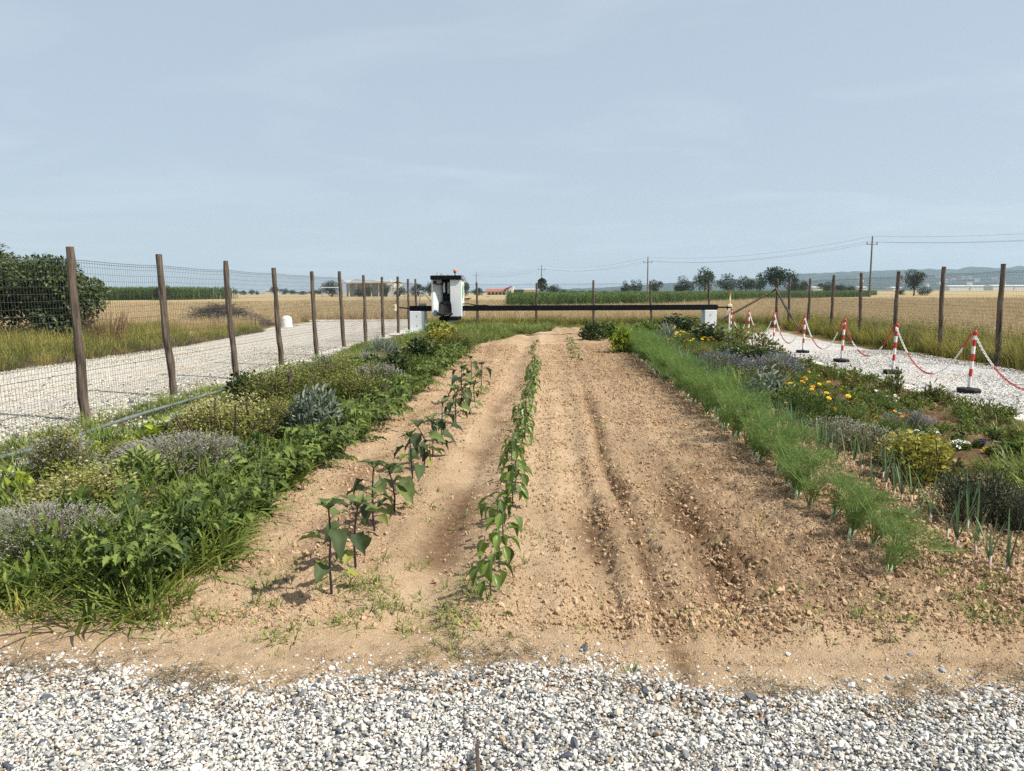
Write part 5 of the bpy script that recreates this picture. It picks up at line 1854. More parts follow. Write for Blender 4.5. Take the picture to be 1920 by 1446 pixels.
# fennel
def fennel_meshes(seed):
    rs = np.random.default_rng(seed)
    bulb = MB()
    prof = [(.0, -.02), (.012, -.015), (.019, .008), (.020, .022), (.015, .045), (.010, .07), (.005, .09)]
    bulb.lathe(prof, 10)
    V = bulb.V[0]; V[:, 1] *= .62
    for k in range(4):
        a = k * 1.57 + .4
        bulb.tube([(0, 0, .03), (math.cos(a) * .018, math.sin(a) * .011, .075), (math.cos(a) * .024, math.sin(a) * .016, .12)], [.013, .009, .006], 6)
    stalk = MB(); fr = MB()
    P = []; D = []; L = []
    for k in range(10):
        a = k * .628 + rs.uniform(-.3, .3)
        lean = rs.uniform(.10, .62)
        h = rs.uniform(.30, .50)
        tip = np.array([math.cos(a) * lean * h * 1.4, math.sin(a) * lean * h * 1.4, .08 + h])
        mid = np.array([math.cos(a) * lean * h * .5, math.sin(a) * lean * h * .5, .08 + h * .55])
        stalk.tube([(math.cos(a) * .01, math.sin(a) * .008, .06), tuple(mid), tuple(tip)], [.0045, .0032, .0015], 5)
        # side branches then threads
        for j in range(16):
            u = rs.uniform(.22, 1.0)
            b0 = mid * (1 - u) + tip * u if u > .5 else mid * (u * 2) * .9 + np.array([0, 0, .02])
            dd = rs.normal(size=3); dd[2] = abs(dd[2]) * .6 + .15
            dd /= np.linalg.norm(dd)
            bl = rs.uniform(.06, .15)
            q = b0 + dd * bl
            m = 18
            tt_ = rs.random(m)
            P.append(b0[None] + (q - b0)[None] * tt_[:, None])
            d2 = dd[None] * .8 + .75 * rs.normal(size=(m, 3))
            d2[:, 2] -= .1
            D.append(d2); L.append(rs.uniform(.03, .075, m))
    P = np.concatenate(P); D = np.concatenate(D); L = np.concatenate(L)
    n = len(P)
    fr.leaves(P, D, rs.normal(size=(n, 3)), L, .0026, T_DIA, .2 + .6 * rs.random(n) + .3 * (P[:, 2] - .3), .25)
    return bulb.mesh('bulb', M['fen_bulb'], True), stalk.mesh('stalks', M['fen_stalk'], True), fr.mesh('fronds', M['ferny'])


FEN = [fennel_meshes(k) for k in range(5)]
rr = random.Random(14)
yy = G(1686, 1086).y
i = 0
while yy < 21:
    x = 1.90 + .016 * (yy - 3.7) + rr.uniform(-.09, .09)
    b, s_, f = FEN[i % 5]
    big = .72 + .34 * float(sst(3.7, 8, yy)) + .14 * float(sst(11, 16, yy))
    if i == 0: big = .55
    lab, grp = 'feathery fennel plant in the row edging the bare soil', 'fennel plants in a row'
    if i == 0: lab, grp = 'sparse small fennel with white bulb at the gravel end of its row', None
    t = thing('fennel_plant', lab, 'fennel', (x, yy, plant_z(x, yy) - .005), rr.uniform(0, 6.28), grp)
    vs_ = rr.uniform(.72, 1.16)
    t.scale = (big * 1.12 * vs_, big * 1.12 * vs_, big * vs_ * rr.uniform(.70, .98))
    t.rotation_euler = (rr.uniform(-.12, .12), rr.uniform(.15, .45), rr.uniform(-.5, .5))
    bs_ = rr.uniform(.8, 1.45)
    place('bulb', b, t, (0, 0, 0), (0, 0, 0), (bs_, bs_, bs_)); st = place('stalk', s_, t); place('fronds', f, st)['kind'] = 'stuff'
    yy += rr.uniform(.12, .31) * (1 + .02 * (yy - 4)); i += 1


# leeks and onions
def leek_meshes(seed, n=7):
    rs = np.random.default_rng(seed)
    sh = MB().tube([(0, 0, -.03), (0, 0, .03), (.003, 0, .09)], [.009, .008, .007], 7)
    mb = MB()
    a = rs.uniform(0, 6.28, n)
    tl = rs.uniform(.06, .34, n)
    D = np.stack([np.cos(a) * tl, np.sin(a) * tl, np.ones(n)], 1)
    N = np.stack([-np.cos(a), -np.sin(a), tl], 1)
    mb.leaves(np.tile([[0, 0, .06]], (n, 1)), D, N, rs.uniform(.2, .36, n), .012, T_BLA, rs.random(n), rs.uniform(-.1, .35, n))
    return sh.mesh('shaft', M['leek_sh'], True), mb.mesh('leaves', M['leek'])


LK = [leek_meshes(k, 5 + k % 4) for k in range(6)]
rr = random.Random(31)
spots = []
for (px, py) in [(1886, 1090), (1854, 1075), (1828, 1045), (1793, 1035), (1775, 1020), (1813, 1000), (1744, 985), (1722, 970), (1708, 950), (1690, 945), (1676, 935), (1660, 925), (1632, 935), (1655, 905), (1615, 890), (1600, 880), (1585, 880), (1568, 880)]:
    q = G(px, py); spots.append((q.x, q.y, 1.05))
yy = 6.6
while yy < 11:
    spots.append((2.52 + rr.uniform(-.10, .10), yy, rr.uniform(1.0, 1.25))); yy += rr.uniform(.08, .15)
while yy < 21:
    spots.append((2.62 + .02 * (yy - 11) + rr.uniform(-.16, .16), yy, rr.uniform(1.15, 1.5))); yy += rr.uniform(.10, .19)
for i, (x, y, s_) in enumerate(spots):
    a, b = LK[i % 6]
    far = y > 11
    t = thing('leek_plant', 'dense tall leek in the blue-green clump behind the fennel' if far else 'slender upright leek in the thin row between fennel and herbs', 'leek',
              (x, y, plant_z(x, y)), rr.uniform(0, 6.28), 'tall leeks behind the fennel' if far else 'slender leeks between fennel and herbs')
    t.scale = (s_, s_, s_)
    place('shaft', a, t); lv = place('foliage', b, t)
#@@SECTION5


# ------------------------------------------------------------------ herb bushes
def herb_mesh(mat, n, leaf, wide, lobes=10, up=.8, tm=T_SIM, rnd=.6, shell=.45, bend=.3, seed=0, dry=0.0):
    """leafy mound in a unit dome: x,y in -.5...5, z in 0..1"""
    c = []
    while len(c) < lobes:
        q = RG.uniform(-1, 1, 3); q[2] = abs(q[2])
        if np.linalg.norm(q) < 1:
            c.append(q * np.array([.32, .32, .55]))
    c = np.array(c)
    li = RG.integers(0, lobes, n)
    d = unit(n); d[:, 2] = np.abs(d[:, 2]) * np.where(RG.random(n) < .85, 1, -.5)
    r = RG.random(n) ** shell
    P = c[li] + d * r[:, None] * np.array([.22, .22, .42])
    P[:, 2] = np.maximum(P[:, 2], .02)
    P[:, 2] *= 1.0 / max(.3, P[:, 2].max())
    D = d + np.array([0, 0, up]) + rnd * unit(n)
    N = unit(n) + .35 * d + np.array([0, 0, .15])
    mb = MB()
    v = np.clip(RG.random(n) * .7 + .12 * RG.normal(size=lobes)[li] + .1 + dry * (P[:, 2] > .6) * RG.random(n), 0, 1)
    mb.leaves(P, D, N, leaf * RG.uniform(.6, 1.3, n), leaf * wide * RG.uniform(.7, 1.2, n), tm, v, bend)
    return mb.mesh('foliage', mat)


def spike_mesh(mat, n, h, spread=.5, width=.05, wr=.0035):
    a = RG.uniform(0, 6.283, n); r = .5 * RG.random(n) ** .5
    P = np.stack([np.cos(a) * r, np.sin(a) * r, .75 * np.sqrt(np.maximum(0, 1 - (r / .56) ** 2)) + .05], 1)
    D = np.stack([np.cos(a) * r * 1.1, np.sin(a) * r * 1.1, np.full(n, .8)], 1) + .25 * unit(n)
    D /= np.linalg.norm(D, axis=1)[:, None]
    mb = MB()
    L = h * RG.uniform(.5, 1.2, n)
    mb.wires(P - D * .1, P + D * L[:, None], wr, .3)
    k = 4
    for j in range(k):
        q = P + D * (L * (1 - j * .16))[:, None]
        mb.leaves(q, D + 1.0 * unit(n), unit(n), width * .8, width * .42, T_DIA, RG.random(n), .1)
    return mb.mesh('flower_spikes', mat)


def stems_mesh(mat, n=40):
    a = RG.uniform(0, 6.283, n); r = RG.uniform(.1, .45, n)
    e = np.stack([np.cos(a) * r, np.sin(a) * r, RG.uniform(.4, .9, n) * np.sqrt(np.maximum(.1, 1 - (r / .5) ** 2 * .8))], 1)
    s = np.stack([np.cos(a) * .05, np.sin(a) * .05, np.zeros(n) - .06], 1)
    m = (s + e) / 2 + np.stack([np.cos(a) * .06, np.sin(a) * .06, np.full(n, -.05)], 1)
    return MB().wires(s, m, .011).wires(m, e, .008).mesh('stems', mat)


STW = stems_mesh(M['twig']); STG = stems_mesh(M['stem_g'])
HB = {
    'oregano': ([herb_mesh(M['oreg'], 4200, .062, .60, 18, 1.1, rnd=.9, dry=.35) for _ in range(3)], STW, None),
    'olive': ([herb_mesh(M['oreg_d'], 4200, .062, .50, 18, 1.2, rnd=.9, dry=.25) for _ in range(3)], STW, None),
    'oregano_f': ([herb_mesh(M['oreg'], 9500, .034, .60, 26, 1.1, rnd=.9, dry=.35) for _ in range(2)], STW, None),
    'olive_f': ([herb_mesh(M['oreg_d'], 8500, .036, .50, 24, 1.2, rnd=.9, dry=.25) for _ in range(2)], STW, None),
    'lavender_f': ([herb_mesh(M['lav'], 5200, .07, .11, 20, 1.4, T_BLA) for _ in range(2)], STW, spike_mesh(M['lav_fl'], 520, .16, .5, .026, .0016)),
    'golden': ([herb_mesh(M['gold'], 1500, .085, .9, 12, .5) for _ in range(2)], STW, None),
    'lavender': ([herb_mesh(M['lav'], 2400, .10, .14, 12, 1.4, T_BLA) for _ in range(2)], STW, spike_mesh(M['lav_fl'], 170, .20)),
    'bluelav': ([herb_mesh(M['lav'], 2200, .10, .14, 12, 1.4, T_BLA) for _ in range(2)], STW, spike_mesh(M['lav_bl'], 220, .30)),
    'thyme': ([herb_mesh(M['lav'], 2800, .05, .35, 14, .9) for _ in range(2)], STW, spike_mesh(M['lav_fl'], 120, .12)),
    'rosemary': ([herb_mesh(M['rosm'], 3600, .085, .13, 14, 1.6, T_BLA) for _ in range(2)], STW, None),
    'sage': ([herb_mesh(M['sage'], 900, .135, .34, 13, .8, T_OBL, rnd=.9, bend=.35) for _ in range(2)], STG, None),
    'greensage': ([herb_mesh(M['sage_g'], 700, .16, .36, 12, .8, T_OBL, rnd=.9, bend=.35) for _ in range(2)], STG, None),
    'leafy': ([herb_mesh(M['leafy'], 620, .19, .55, 10, .6, T_SIM, bend=.4) for _ in range(3)], STG, None),
    'feathery': ([herb_mesh(M['tom_leaf'], 2400, .075, .22, 14, .8, T_SIM) for _ in range(2)], STG, None),
    'basil': ([herb_mesh(M['basil'], 60, .30, .62, 6, .5, T_PEP, bend=.5)], STG, None),
    'bright': ([herb_mesh(M['basil'], 260, .20, .60, 8, .7, T_PEP, bend=.5)], STG, None),
    'silver': ([herb_mesh(M['sage'], 620, .38, .05, 8, 1.8, T_BLA, bend=.4)], None, None),
    'chives': ([tuft(420, 1.0, .30, .018, M['grass_b'], (.1, .8), 1.4)], None, None),
    'dark': ([herb_mesh(M['bush'], 900, .13, .6, 10, .6, T_SIM) for _ in range(2)], STW, None),
    'shrub': ([herb_mesh(M['shrub'], 200, .17, .42, 9, 1.0, T_SIM, shell=.7) for _ in range(4)], STW, None),
}


def flower_mesh(mat, petals=9, cup=.25, eye=None):
    mb = MB()
    a = np.arange(petals) / petals * 6.283
    D = np.stack([np.cos(a), np.sin(a), np.full(petals, cup)], 1)
    mb.leaves(np.zeros((petals, 3)), D, np.tile([[0, 0, 1.0]], (petals, 1)), .5, .36, T_SIM, .5, .1)
    a = a + .3
    D = np.stack([np.cos(a), np.sin(a), np.full(petals, cup + .7)], 1)
    mb.leaves(np.zeros((petals, 3)), D, np.tile([[0, 0, 1.0]], (petals, 1)), .34, .26, T_SIM, .5, .1)
    mats = [mat]
    if eye is not None:
        mats.append(eye)
        mb.lathe([(0, .10), (.16, .10), (.12, .13), (0, .14)], 8, mi=1)
    return mb.mesh('flower', mats)


FL = {'yel': flower_mesh(M['fl_yel'], 10), 'ora': flower_mesh(M['fl_ora'], 10), 'pyel': flower_mesh(M['fl_yel'], 5, .1, M['fl_dark']),
      'pwhi': flower_mesh(M['fl_whi'], 5, .1, M['fl_blu']), 'pblu': flower_mesh(M['fl_blu'], 5, .1, M['fl_dark']), 'whi': flower_mesh(M['fl_whi'], 6, .1)}
NAMES = {'oregano': ('oregano_bush', 'herb'), 'olive': ('marjoram_bush', 'herb'), 'golden': ('golden_oregano_bush', 'herb'), 'lavender': ('lavender_bush', 'lavender'),
         'bluelav': ('lavender_bush', 'lavender'), 'thyme': ('thyme_bush', 'herb'), 'rosemary': ('rosemary_bush', 'herb'), 'sage': ('sage_bush', 'sage'),
         'greensage': ('sage_bush', 'sage'), 'leafy': ('leafy_plant', 'plant'), 'feathery': ('marigold_bush', 'plant'), 'basil': ('basil_plant', 'plant'),
         'bright': ('chard_plant', 'plant'), 'silver': ('silver_grass_clump', 'plant'), 'chives': ('chives_clump', 'chives'), 'dark': ('dark_bush', 'bush'), 'shrub': ('young_shrub', 'shrub')}
_hc = {}


def herb(kind, px, py, wpx, hpx, label, group=None, flowers=None, nfl=0, fsize=.045):
    """px,py: middle of the plant's foot in the photo; wpx, hpx: its size there"""
    p = G(px, py)
    dist = math.hypot(p.y, CAM_H - .1)
    w = wpx / FPX * dist
    h = max(.08, hpx / FPX * dist * .98)
    if kind in ('oregano', 'olive', 'lavender', 'golden', 'dark', 'thyme', 'feathery', 'bluelav'):
        w *= 1.18; h *= 1.08
    if kind not in ('shrub', 'basil', 'chives', 'silver'):
        h = max(.10, min(h, w * 1.0))
    nm, cat = NAMES[kind]
    ms, st, fl = HB[kind + '_f' if (kind + '_f' in HB and w > .62) else kind]
    i = _hc.get(kind, 0); _hc[kind] = i + 1
    y = p.y + w * .35
    t = thing(nm, label, cat, (p.x * y / p.y * .5 + p.x * .5, y, plant_z(p.x, y) - .01), RG.uniform(0, 6.28), group)
    s = (w * 1.05, w * 1.05, h) if kind != 'chives' else (w, w, h)
    o = place('foliage', ms[i % len(ms)], t, (0, 0, 0), (0, 0, 0), s)
    o['kind'] = 'stuff'
    if st is not None:
        q = place('stems', st, t, (0, 0, 0), (0, 0, 0), s); q['kind'] = 'stuff'
    if fl is not None:
        q = place('flower_spikes', fl, t, (0, 0, 0), (0, 0, 0), s); q['kind'] = 'stuff'
    for k in range(nfl):
        a = RG.uniform(0, 6.28); r = .5 * math.sqrt(RG.random())
        f = flowers[k % len(flowers)]
        zz = h * (math.sqrt(max(.05, 1 - (r / .55) ** 2)) * .95 + .08)
        place('flower', FL[f], t, (math.cos(a) * r * w, math.sin(a) * r * w, zz), (RG.uniform(-.5, .5), RG.uniform(-.5, .5), RG.uniform(0, 6)), [fsize * RG.uniform(.8, 1.25)] * 3)
    return t


# --- left bed, from the gravel end towards the machine
herb('lavender', 40, 1085, 230, 110, 'grey lilac lavender bush swallowed by rank grass at the gravel end')
herb('oregano', 130, 1010, 270, 120, 'cream-flowered oregano mound beside rank grass near the gravel end')
herb('greensage', 245, 955, 130, 100, 'broad-leaved green sage between cream oregano and lilac lavender')
herb('lavender', 320, 925, 230, 95, 'lilac-grey flowering lavender mound beside green sage')
herb('oregano', 410, 865, 210, 125, 'tall yellow-green oregano bush beside the lilac lavender')
herb('olive', 505, 842, 110, 100, 'narrow olive-green marjoram squeezed between oregano and silver sage')
herb('sage', 590, 848, 130, 120, 'silver-leaved sage bush with dark gaps beside the tomatoes')
herb('olive', 530, 778, 170, 95, 'broad olive-green marjoram behind the silver sage by the hose')
herb('olive', 655, 775, 150, 85, 'olive-green marjoram between silver sage and tomatoes')
herb('dark', 470, 770, 90, 70, 'dark green herb clump close to the hose')
herb('olive', 620, 735, 130, 65, 'olive marjoram mound in the middle of the herb row')
herb('thyme', 705, 735, 80, 55, 'brown-grey thyme mound midway along the herb row')
herb('dark', 745, 722, 70, 60, 'dark glossy herb clump beside the brown-grey thyme')
herb('silver', 600, 705, 45, 40, 'small silver tufted plant near the last stretch of hose')
herb('oregano', 650, 702, 80, 40, 'low yellowish oregano behind the hose end')
herb('thyme', 690, 700, 60, 40, 'low grey thyme between the yellowish oregano and dark clump')
herb('silver', 706, 676, 56, 44, 'spiky silver-green clump near the fence posts')
herb('silver', 735, 674, 46, 36, 'pale silver clump beside the machine foot')
herb('golden', 780, 678, 90, 40, 'yellow-green leafy bush before the white machine foot')
herb('dark', 800, 684, 80, 48, 'dark leafy bush before the machine seat')
herb('golden', 835, 656, 80, 45, 'yellow-green bush just below the machine seat')
herb('olive', 860, 665, 70, 45, 'olive herb bush between the seat and the bare soil')
herb('leafy', 820, 640, 60, 35, 'green leafy plant in the shade under the machine')
for i, (px, py, w, h) in enumerate([(160, 878, 60, 52), (285, 838, 60, 50), (105, 905, 60, 45), (25, 945, 70, 60), (240, 850, 45, 30)]):
    herb('basil', px, py, w, h, 'yellow-green broad-leaved seedling in the grass beside the hose', 'yellow-green seedlings by the hose')

# gaps between the named herbs are filled by more mounds of the same mix
rr = random.Random(52)
for i in range(30):
    yq = 5.6 + 19 * (i / 30) ** 1.15 + rr.uniform(-.25, .25)
    xq = rr.uniform(-4.15, -2.75)
    kd = rr.choice(['olive', 'oregano', 'olive', 'feathery', 'leafy', 'thyme', 'dark'])
    v = CM.transposed() @ Vector((xq, yq, -CAM_H))
    herb(kd, W0 / 2 + FPX * v.x / -v.z, H0 / 2 - FPX * v.y / -v.z, rr.uniform(.32, .62) / yq * FPX, rr.uniform(.22, .42) / yq * FPX,
         'small mound filling the mixed herb bank between hose and tomatoes', 'mixed herb mounds between hose and tomatoes')
# --- right bed
herb('rosemary', 1850, 1000, 170, 110, 'dark grey-green rosemary mound beside the leeks')
herb('rosemary', 1935, 1010, 120, 90, 'second dark rosemary mound beside the first')
herb('golden', 1745, 918, 125, 88, 'golden-leaved oregano mound between pansies and leeks')
herb('oregano', 1690, 885, 90, 70, 'thin yellow-green oregano beside the golden mound')
herb('thyme', 1630, 858, 90, 60, 'lilac-grey thyme mound in the herb row')
herb('thyme', 1575, 838, 100, 52, 'pale green woolly thyme mound beside the lilac one')
herb('feathery', 1525, 800, 130, 78, 'feathery green marigold bush with yellow flowers on one side', None, ['yel', 'yel', 'ora'], 30, .062)
herb('feathery', 1600, 800, 70, 45, 'low green marigold with few yellow flowers', None, ['yel'], 4, .04)
herb('sage', 1440, 768, 100, 76, 'grey-leaved sage bush between chives and marigold')
herb('leafy', 1475, 770, 50, 50, 'green leafy plant behind the grey sage')
herb('chives', 1397, 745, 80, 62, 'bright green fountain of chives beside the grey sage')
herb('bluelav', 1452, 722, 80, 50, 'blue-grey lavender behind the chives')
herb('feathery', 1415, 712, 55, 34, 'low marigold with yellow flowers behind the chives', None, ['yel', 'ora'], 14, .085)
herb('bluelav', 1352, 716, 70, 50, 'blue-grey lavender between leeks and chives')
herb('leafy', 1372, 730, 40, 44, 'green leafy herb between lavender and chives')
herb('olive', 1316, 690, 70, 44, 'olive herb beside the tall leeks')
herb('feathery', 1320, 668, 50, 34, 'orange marigold clump halfway along the flower strip', None, ['ora', 'yel'], 16, .085)
herb('feathery', 1290, 652, 50, 30, 'yellow marigold clump farther along the flower strip', None, ['yel'], 14, .09)
herb('feathery', 1262, 642, 40, 26, 'yellow marigold clump at the far end of the flower strip', None, ['yel', 'ora'], 12, .095)
herb('dark', 1375, 690, 80, 40, 'dark green leafy mass beside the marigolds')
herb('dark', 1330, 650, 70, 40, 'dark green bush near the white machine foot beyond marigolds')
herb('dark', 1275, 632, 80, 38, 'dark bush before the far white machine leg')
herb('dark', 1418, 690, 90, 36, 'dark green mat by the gravel path edge')
herb('bright', 1172, 664, 62, 52, 'bright yellow-green broad-leaved plant at the fennel row end')
herb('dark', 1112, 640, 50, 34, 'dark green bush at the plot end beside bare soil')
herb('leafy', 1140, 634, 60, 30, 'leafy green bush at the plot end behind the bright plant')
herb('leafy', 1210, 632, 60, 30, 'leafy green bush beyond the fennel')
herb('silver', 1250, 650, 50, 40, 'silver-green clump among the leeks at the far end')
for i in range(26):
    yq = 6.4 + 19 * (i / 26) ** 1.1 + rr.uniform(-.25, .25)
    xq = rr.uniform(3.15, 5.1) if yq > 9 else rr.uniform(3.3, 4.4)
    kd = rr.choice(['feathery', 'leafy', 'golden', 'feathery', 'olive', 'bluelav', 'dark'])
    v = CM.transposed() @ Vector((xq, yq, -CAM_H))
    herb(kd, W0 / 2 + FPX * v.x / -v.z, H0 / 2 - FPX * v.y / -v.z, rr.uniform(.30, .55) / yq * FPX, rr.uniform(.18, .34) / yq * FPX,
         'small plant in the mixed flower strip between leeks and runner', 'mixed small plants in the flower strip',
         [rr.choice(['yel', 'ora', 'yel', 'whi'])] if kd == 'feathery' else None, 9 if kd == 'feathery' else 0, .05)
# young shrubs in a line along the runner strip
SH = [(1345, 640, 40, 40), (1385, 652, 55, 42), (1425, 662, 60, 42), (1455, 680, 55, 40), (1480, 690, 45, 30), (1510, 700, 50, 32), (1555, 716, 36, 34),
      (1602, 735, 62, 46), (1640, 742, 44, 34), (1680, 742, 40, 50), (1712, 752, 36, 26), (1752, 758, 60, 44), (1790, 764, 40, 34), (1850, 792, 44, 44), (1885, 800, 30, 24)]
for i, (px, py, w, h) in enumerate(SH):
    herb('shrub', px, py, w, h, 'young leafy shrub planted along the pale concrete runner', 'young shrubs along the concrete runner')
# pansies
for i, (px, py, w, h, f, lab) in enumerate([
        (1722, 835, 40, 32, 'pwhi', 'white pansy clump behind the golden oregano'), (1748, 846, 40, 30, 'pyel', 'yellow pansy clump touching the golden oregano'),
        (1742, 818, 34, 24, 'whi', 'pure white pansy clump behind the yellow pansies'), (1800, 832, 30, 24, 'pblu', 'deep blue pansy in thin grass'),
        (1805, 848, 34, 24, 'pwhi', 'small white pansies beside the deep blue one'), (1862, 858, 32, 26, 'pyel', 'dark-eyed yellow pansy near the rosemary'),
        (1835, 842, 24, 18, 'pblu', 'dark violet pansy between white and dark-eyed yellow ones'), (1882, 868, 32, 22, 'ora', 'small orange flower clump beside the dark-eyed yellow pansy'),
        (1617, 775, 26, 20, 'pblu', 'tiny blue pansy near the young shrubs'), (1770, 850, 26, 20, 'pblu', 'dusky blue pansy between yellow and white ones')]):
    t = herb('leafy', px, py, w, h * .8, lab, None, [f], 7 if f in ('pwhi', 'whi', 'pyel') else 3, .066)
    t.name = 'pansy_plant'; t['category'] = 'pansy'

# ------------------------------------------------------------------ grass and weeds
def soilz(p):
    return soil_h(p[:, 0], p[:, 1], False) - .01


# rank grass of the near herb-bed corner and between the tomatoes
p = gen(330, [(-2.75, 3.25), (-1.95, 3.25), (-1.85, 3.7), (-1.98, 4.4), (-2.05, 5.2), (-2.9, 5.4), (-3.4, 4.4)])
put('grass', GR + GR + GB[:2] + [tuft(26, .26, .12, .007, M['verge'], (.2, 1.2), .9)], p, .5, 1.4, 'rank dark grass at the gravel end of the herb bed', 'grass', soilz(p), .3)
p = gen(900, [(-2.75, 5.0), (-2.02, 4.7), (-2.05, 9), (-2.15, 16), (-2.3, 24), (-3.0, 24), (-2.8, 12), (-2.8, 7)])
put('grass', GR + GB[:1], p, .6, 1.15, 'thick grass growing between tomatoes and herbs', 'grass', soilz(p), .3)
p = gen(860, [(-4.60, 3.2), (-2.8, 3.2), (-3.5, 4.2), (-3.6, 8), (-3.9, 16), (-4.0, 24), (-4.62, 24)], lambda x, y: .35 + .65 * sst(.40, .6, fbm(x * 1.4, y * 1.1, 3, 27)))
put('grass', GR, p, .75, 1.25, 'dark grass between herbs and hose', 'grass', soilz(p), .3)
p = gen(700, [(-5.55, 5), (-5.0, 5), (-5.0, 24), (-5.6, 24)], lambda x, y: .12 + .95 * sst(.46, .62, fbm(x * 1.2, y * .7, 3, 28)))
put('grass', GB + GR[:2], p, .5, .95, 'tufts of grass along the foot of the near fence', 'grass', soilz(p), .3)
LW0 = [herb_mesh(M['leafy'], 60, .36, .40, 5, .6, T_LOB, bend=.4) for _ in range(3)]
p = gen(420, [(-2.8, 3.4), (-2.0, 3.5), (-2.0, 6), (-2.2, 20), (-3.2, 20), (-3.3, 5)])
n = len(p)
scatter('weeds', LW0, np.stack([p[:, 0], p[:, 1], soilz(p)], 1), RG.uniform(0, 6.28, n), np.stack([RG.uniform(.14, .30, n), RG.uniform(.14, .30, n), RG.uniform(.12, .30, n)], 1), 'broad-leaved weeds mixed into the herb bed grass', 'weeds')
# grassy far end
p = gen(1500, [(-4.6, 23), (-2.5, 20), (-2.0, 23), (-.9, 27.5), (.1, 29.5), (.1, 33.5), (-5.6, 33.6)])
put('grass', GB, p, .9, 1.6, 'bright grass under the machine at the plot end', 'grass', soilz(p), .2)
p = gen(900, [(.0, 32.0), (1.5, 32.0), (1.6, 28), (2.6, 24), (4, 22), (5.5, 22), (9, 31), (9.5, 33.7), (.0, 33.7)])
put('grass', GB + GR, p, .6, 1.3, 'green weeds and grass at the plot end before the fence', 'grass', soilz(p), .2)
# herb bed on the sunny side
LW = [herb_mesh(M['leafy'], 70, .34, .42, 5, .5, T_SIM, bend=.4) for _ in range(3)] + [herb_mesh(M['shrub'], 60, .32, .4, 5, .6, T_SIM, bend=.4) for _ in range(2)]
p = gen(1850, [(3.0, 4.0), (5.4, 4.0), (5.5, 7.2), (5.5, 24), (2.9, 24), (2.9, 8)], lambda x, y: .12 + .88 * sst(.40, .60, fbm(x * 1.5, y * 1.2, 3, 30)))
n = len(p)
scatter('weeds', LW, np.stack([p[:, 0], p[:, 1], soilz(p)], 1), RG.uniform(0, 6.28, n), np.stack([RG.uniform(.10, .24, n), RG.uniform(.10, .24, n), RG.uniform(.06, .17, n)], 1), 'low leafy weeds carpeting the flower and herb strip', 'weeds')
p = gen(900, [(3.2, 4.5), (4.2, 4.8), (5.5, 7.4), (5.55, 24), (3.6, 24)])
put('dry_grass', [tuft(30, .10, .10, .005, M['straw'], (.4, 1.2), .5) for _ in range(3)], p, .7, 1.5, 'dry brown thatch between weeds and concrete runner', 'grass', soilz(p), .3)
p = gen(560, [(-4.98, 3.2), (-4.55, 3.2), (-4.55, 25), (-4.98, 25)], lambda x, y: .25 + .75 * sst(.42, .56, fbm(x * .8, y * .9, 3, 33)))
put('grass', GR, p, .5, 1.0, 'grass creeping over the runner strip by the hose', 'grass', soilz(p), .3)
p = gen(2600, [(3.0, 3.7), (5.4, 3.7), (5.45, 7.2), (5.45, 22), (3.0, 22), (2.95, 8)], lambda x, y: .15 + .8 * sst(.42, .64, fbm(x * 1.3, y * 1.0, 3, 29)))
put('grass', GB + WD, p, .45, .85, 'patchy weeds and grass among the flowers', 'grass', soilz(p), .3)
p = gen(170, [(3.55, 5.2), (4.6, 5.4), (4.8, 6.6), (3.7, 6.4)])
put('grass', GB, p, .7, 1.1, 'lush bright grass beside the rosemary and pansies', 'grass', soilz(p), .3)
# small weeds on the open soil
wp = []
for px, py, r, k in [(340, 1165, .10, 16), (380, 1155, .08, 12), (478, 1140, .10, 14), (505, 1090, .07, 14), (560, 1060, .10, 12), (660, 1115, .12, 20), (700, 1100, .12, 16), (735, 1135, .10, 14), (780, 1145, .12, 18),
                     (850, 1165, .12, 22), (880, 1195, .10, 14), (910, 1120, .09, 16), (870, 1110, .08, 12), (620, 1170, .10, 8), (540, 1195, .08, 8), (500, 1205, .08, 6), (700, 1130, .1, 14),
                     (1690, 1130, .08, 5), (1740, 1060, .12, 14), (1790, 1150, .12, 14), (1700, 1190, .08, 8), (1880, 1160, .10, 12), (1830, 1110, .08, 8), (1530, 1190, .06, 4), (1450, 1130, .05, 3), (1370, 1170, .05, 4), (1640, 1160, .06, 4),
                     (830, 950, .06, 3), (800, 920, .05, 2), (960, 1060, .08, 6), (1000, 1010, .06, 4), (760, 1060, .08, 6), (100, 1320, .03, 3), (190, 1345, .04, 3), (780, 1230, .2, 6), (1280, 1180, .3, 6)]:
    c = G(px, py)
    for q in range(k):
        wp.append((c.x + RG.normal(0, r), c.y + RG.normal(0, r * .8)))
wp = np.array(wp)
q = gen(260, [(-1.9, 3.2), (1.9, 3.2), (1.7, 9), (-1.9, 9)], lambda x, y: .25 + .6 * sst(.55, .7, fbm(x, y, 3, 37)))
wp = np.vstack([wp, q, gen(160, [(2.0, 3.2), (3.2, 3.2), (3.4, 6), (2.2, 6)])])
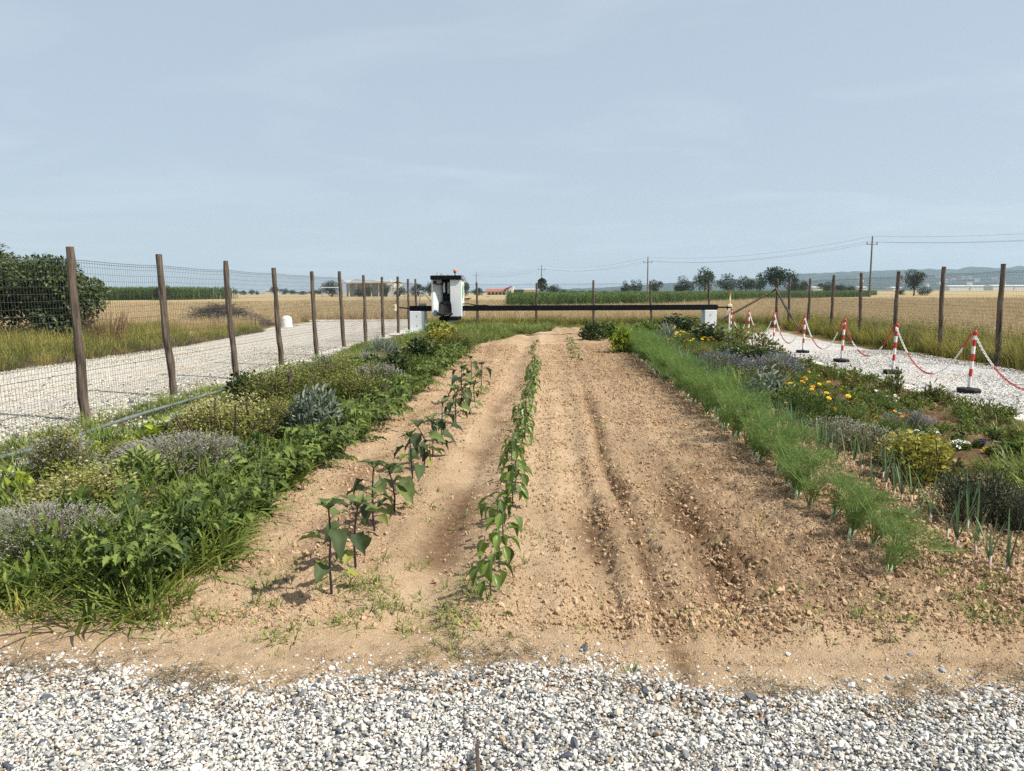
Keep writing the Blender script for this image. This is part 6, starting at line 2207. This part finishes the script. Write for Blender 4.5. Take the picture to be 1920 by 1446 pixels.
put('weeds', WD, wp, .6, 1.5, 'small sparse weed tufts on the open soil', 'weeds', soil_h(wp[:, 0], wp[:, 1]) - .004, .3)
# dry straw litter along the gravel edge
n = 5200
x = RG.uniform(-2.4, 2.6, n)
y = np.interp(x, [q.x for q in EDGE], [q.y for q in EDGE]) + .08 + RG.normal(0, .085, n)
k = RG.random(n) < .04 + .17 * sst(.44, .62, fbm(x * 3.5, y * 5, 3, 44))
x, y = x[k], y[k]; n = len(x)
SR = []
for j in range(4):
    a = RG.uniform(0, 6.28, 5)
    P = RG.normal(0, .012, (5, 3)) * np.array([1, 1, .15]) + np.array([0, 0, .004])
    d = np.stack([np.cos(a), np.sin(a), RG.uniform(-.05, .18, 5)], 1)
    SR.append(MB().leaves(P, d, np.tile([[0, 0, 1.0]], (5, 1)), RG.uniform(.025, .085, 5), .0026, T_BLA, RG.random(5), .1).mesh('straw', M['straw']))
scatter('straw_litter', SR, np.stack([x, y, soil_h(x, y, False) + .012], 1), np.stack([0 * x, 0 * x, RG.uniform(0, 6.28, n)], 1), RG.uniform(.6, 1.4, n), 'dry straw litter where gravel meets soil', 'straw')
# rusty iron stake lying at the yard edge
p = G(897, 1415)
o = MB().box((-.006, -.10, -.01), (.006, .055, .014), bev=.002).obj('iron_stake', plain('rusty_iron', (.07, .045, .035), .9), None)
o.location = (p.x, p.y - .03, .01); o.rotation_euler = (0.05, 0, .12)
tag(o, 'dark iron stake sunk in the white gravel yard', 'stake')

# ------------------------------------------------------------------ haze
hz = NT('haze_air')
hz.t.nodes.remove(hz.b)
pv = hz.t.nodes.new('ShaderNodeVolumePrincipled')
pv.inputs['Color'].default_value = (0.58, 0.79, 1.0, 1)
pv.inputs['Density'].default_value = 0.00015
pv.inputs['Anisotropy'].default_value = 0.2
hz.t.links.new(pv.outputs[0], hz.o.inputs['Volume'])
mb = MB().box((-6900, -290, -1.2), (6900, 3900, 190))
tag(mb.obj('haze', hz.m), 'thin summer haze filling the air over the fields', 'haze', kind='stuff')
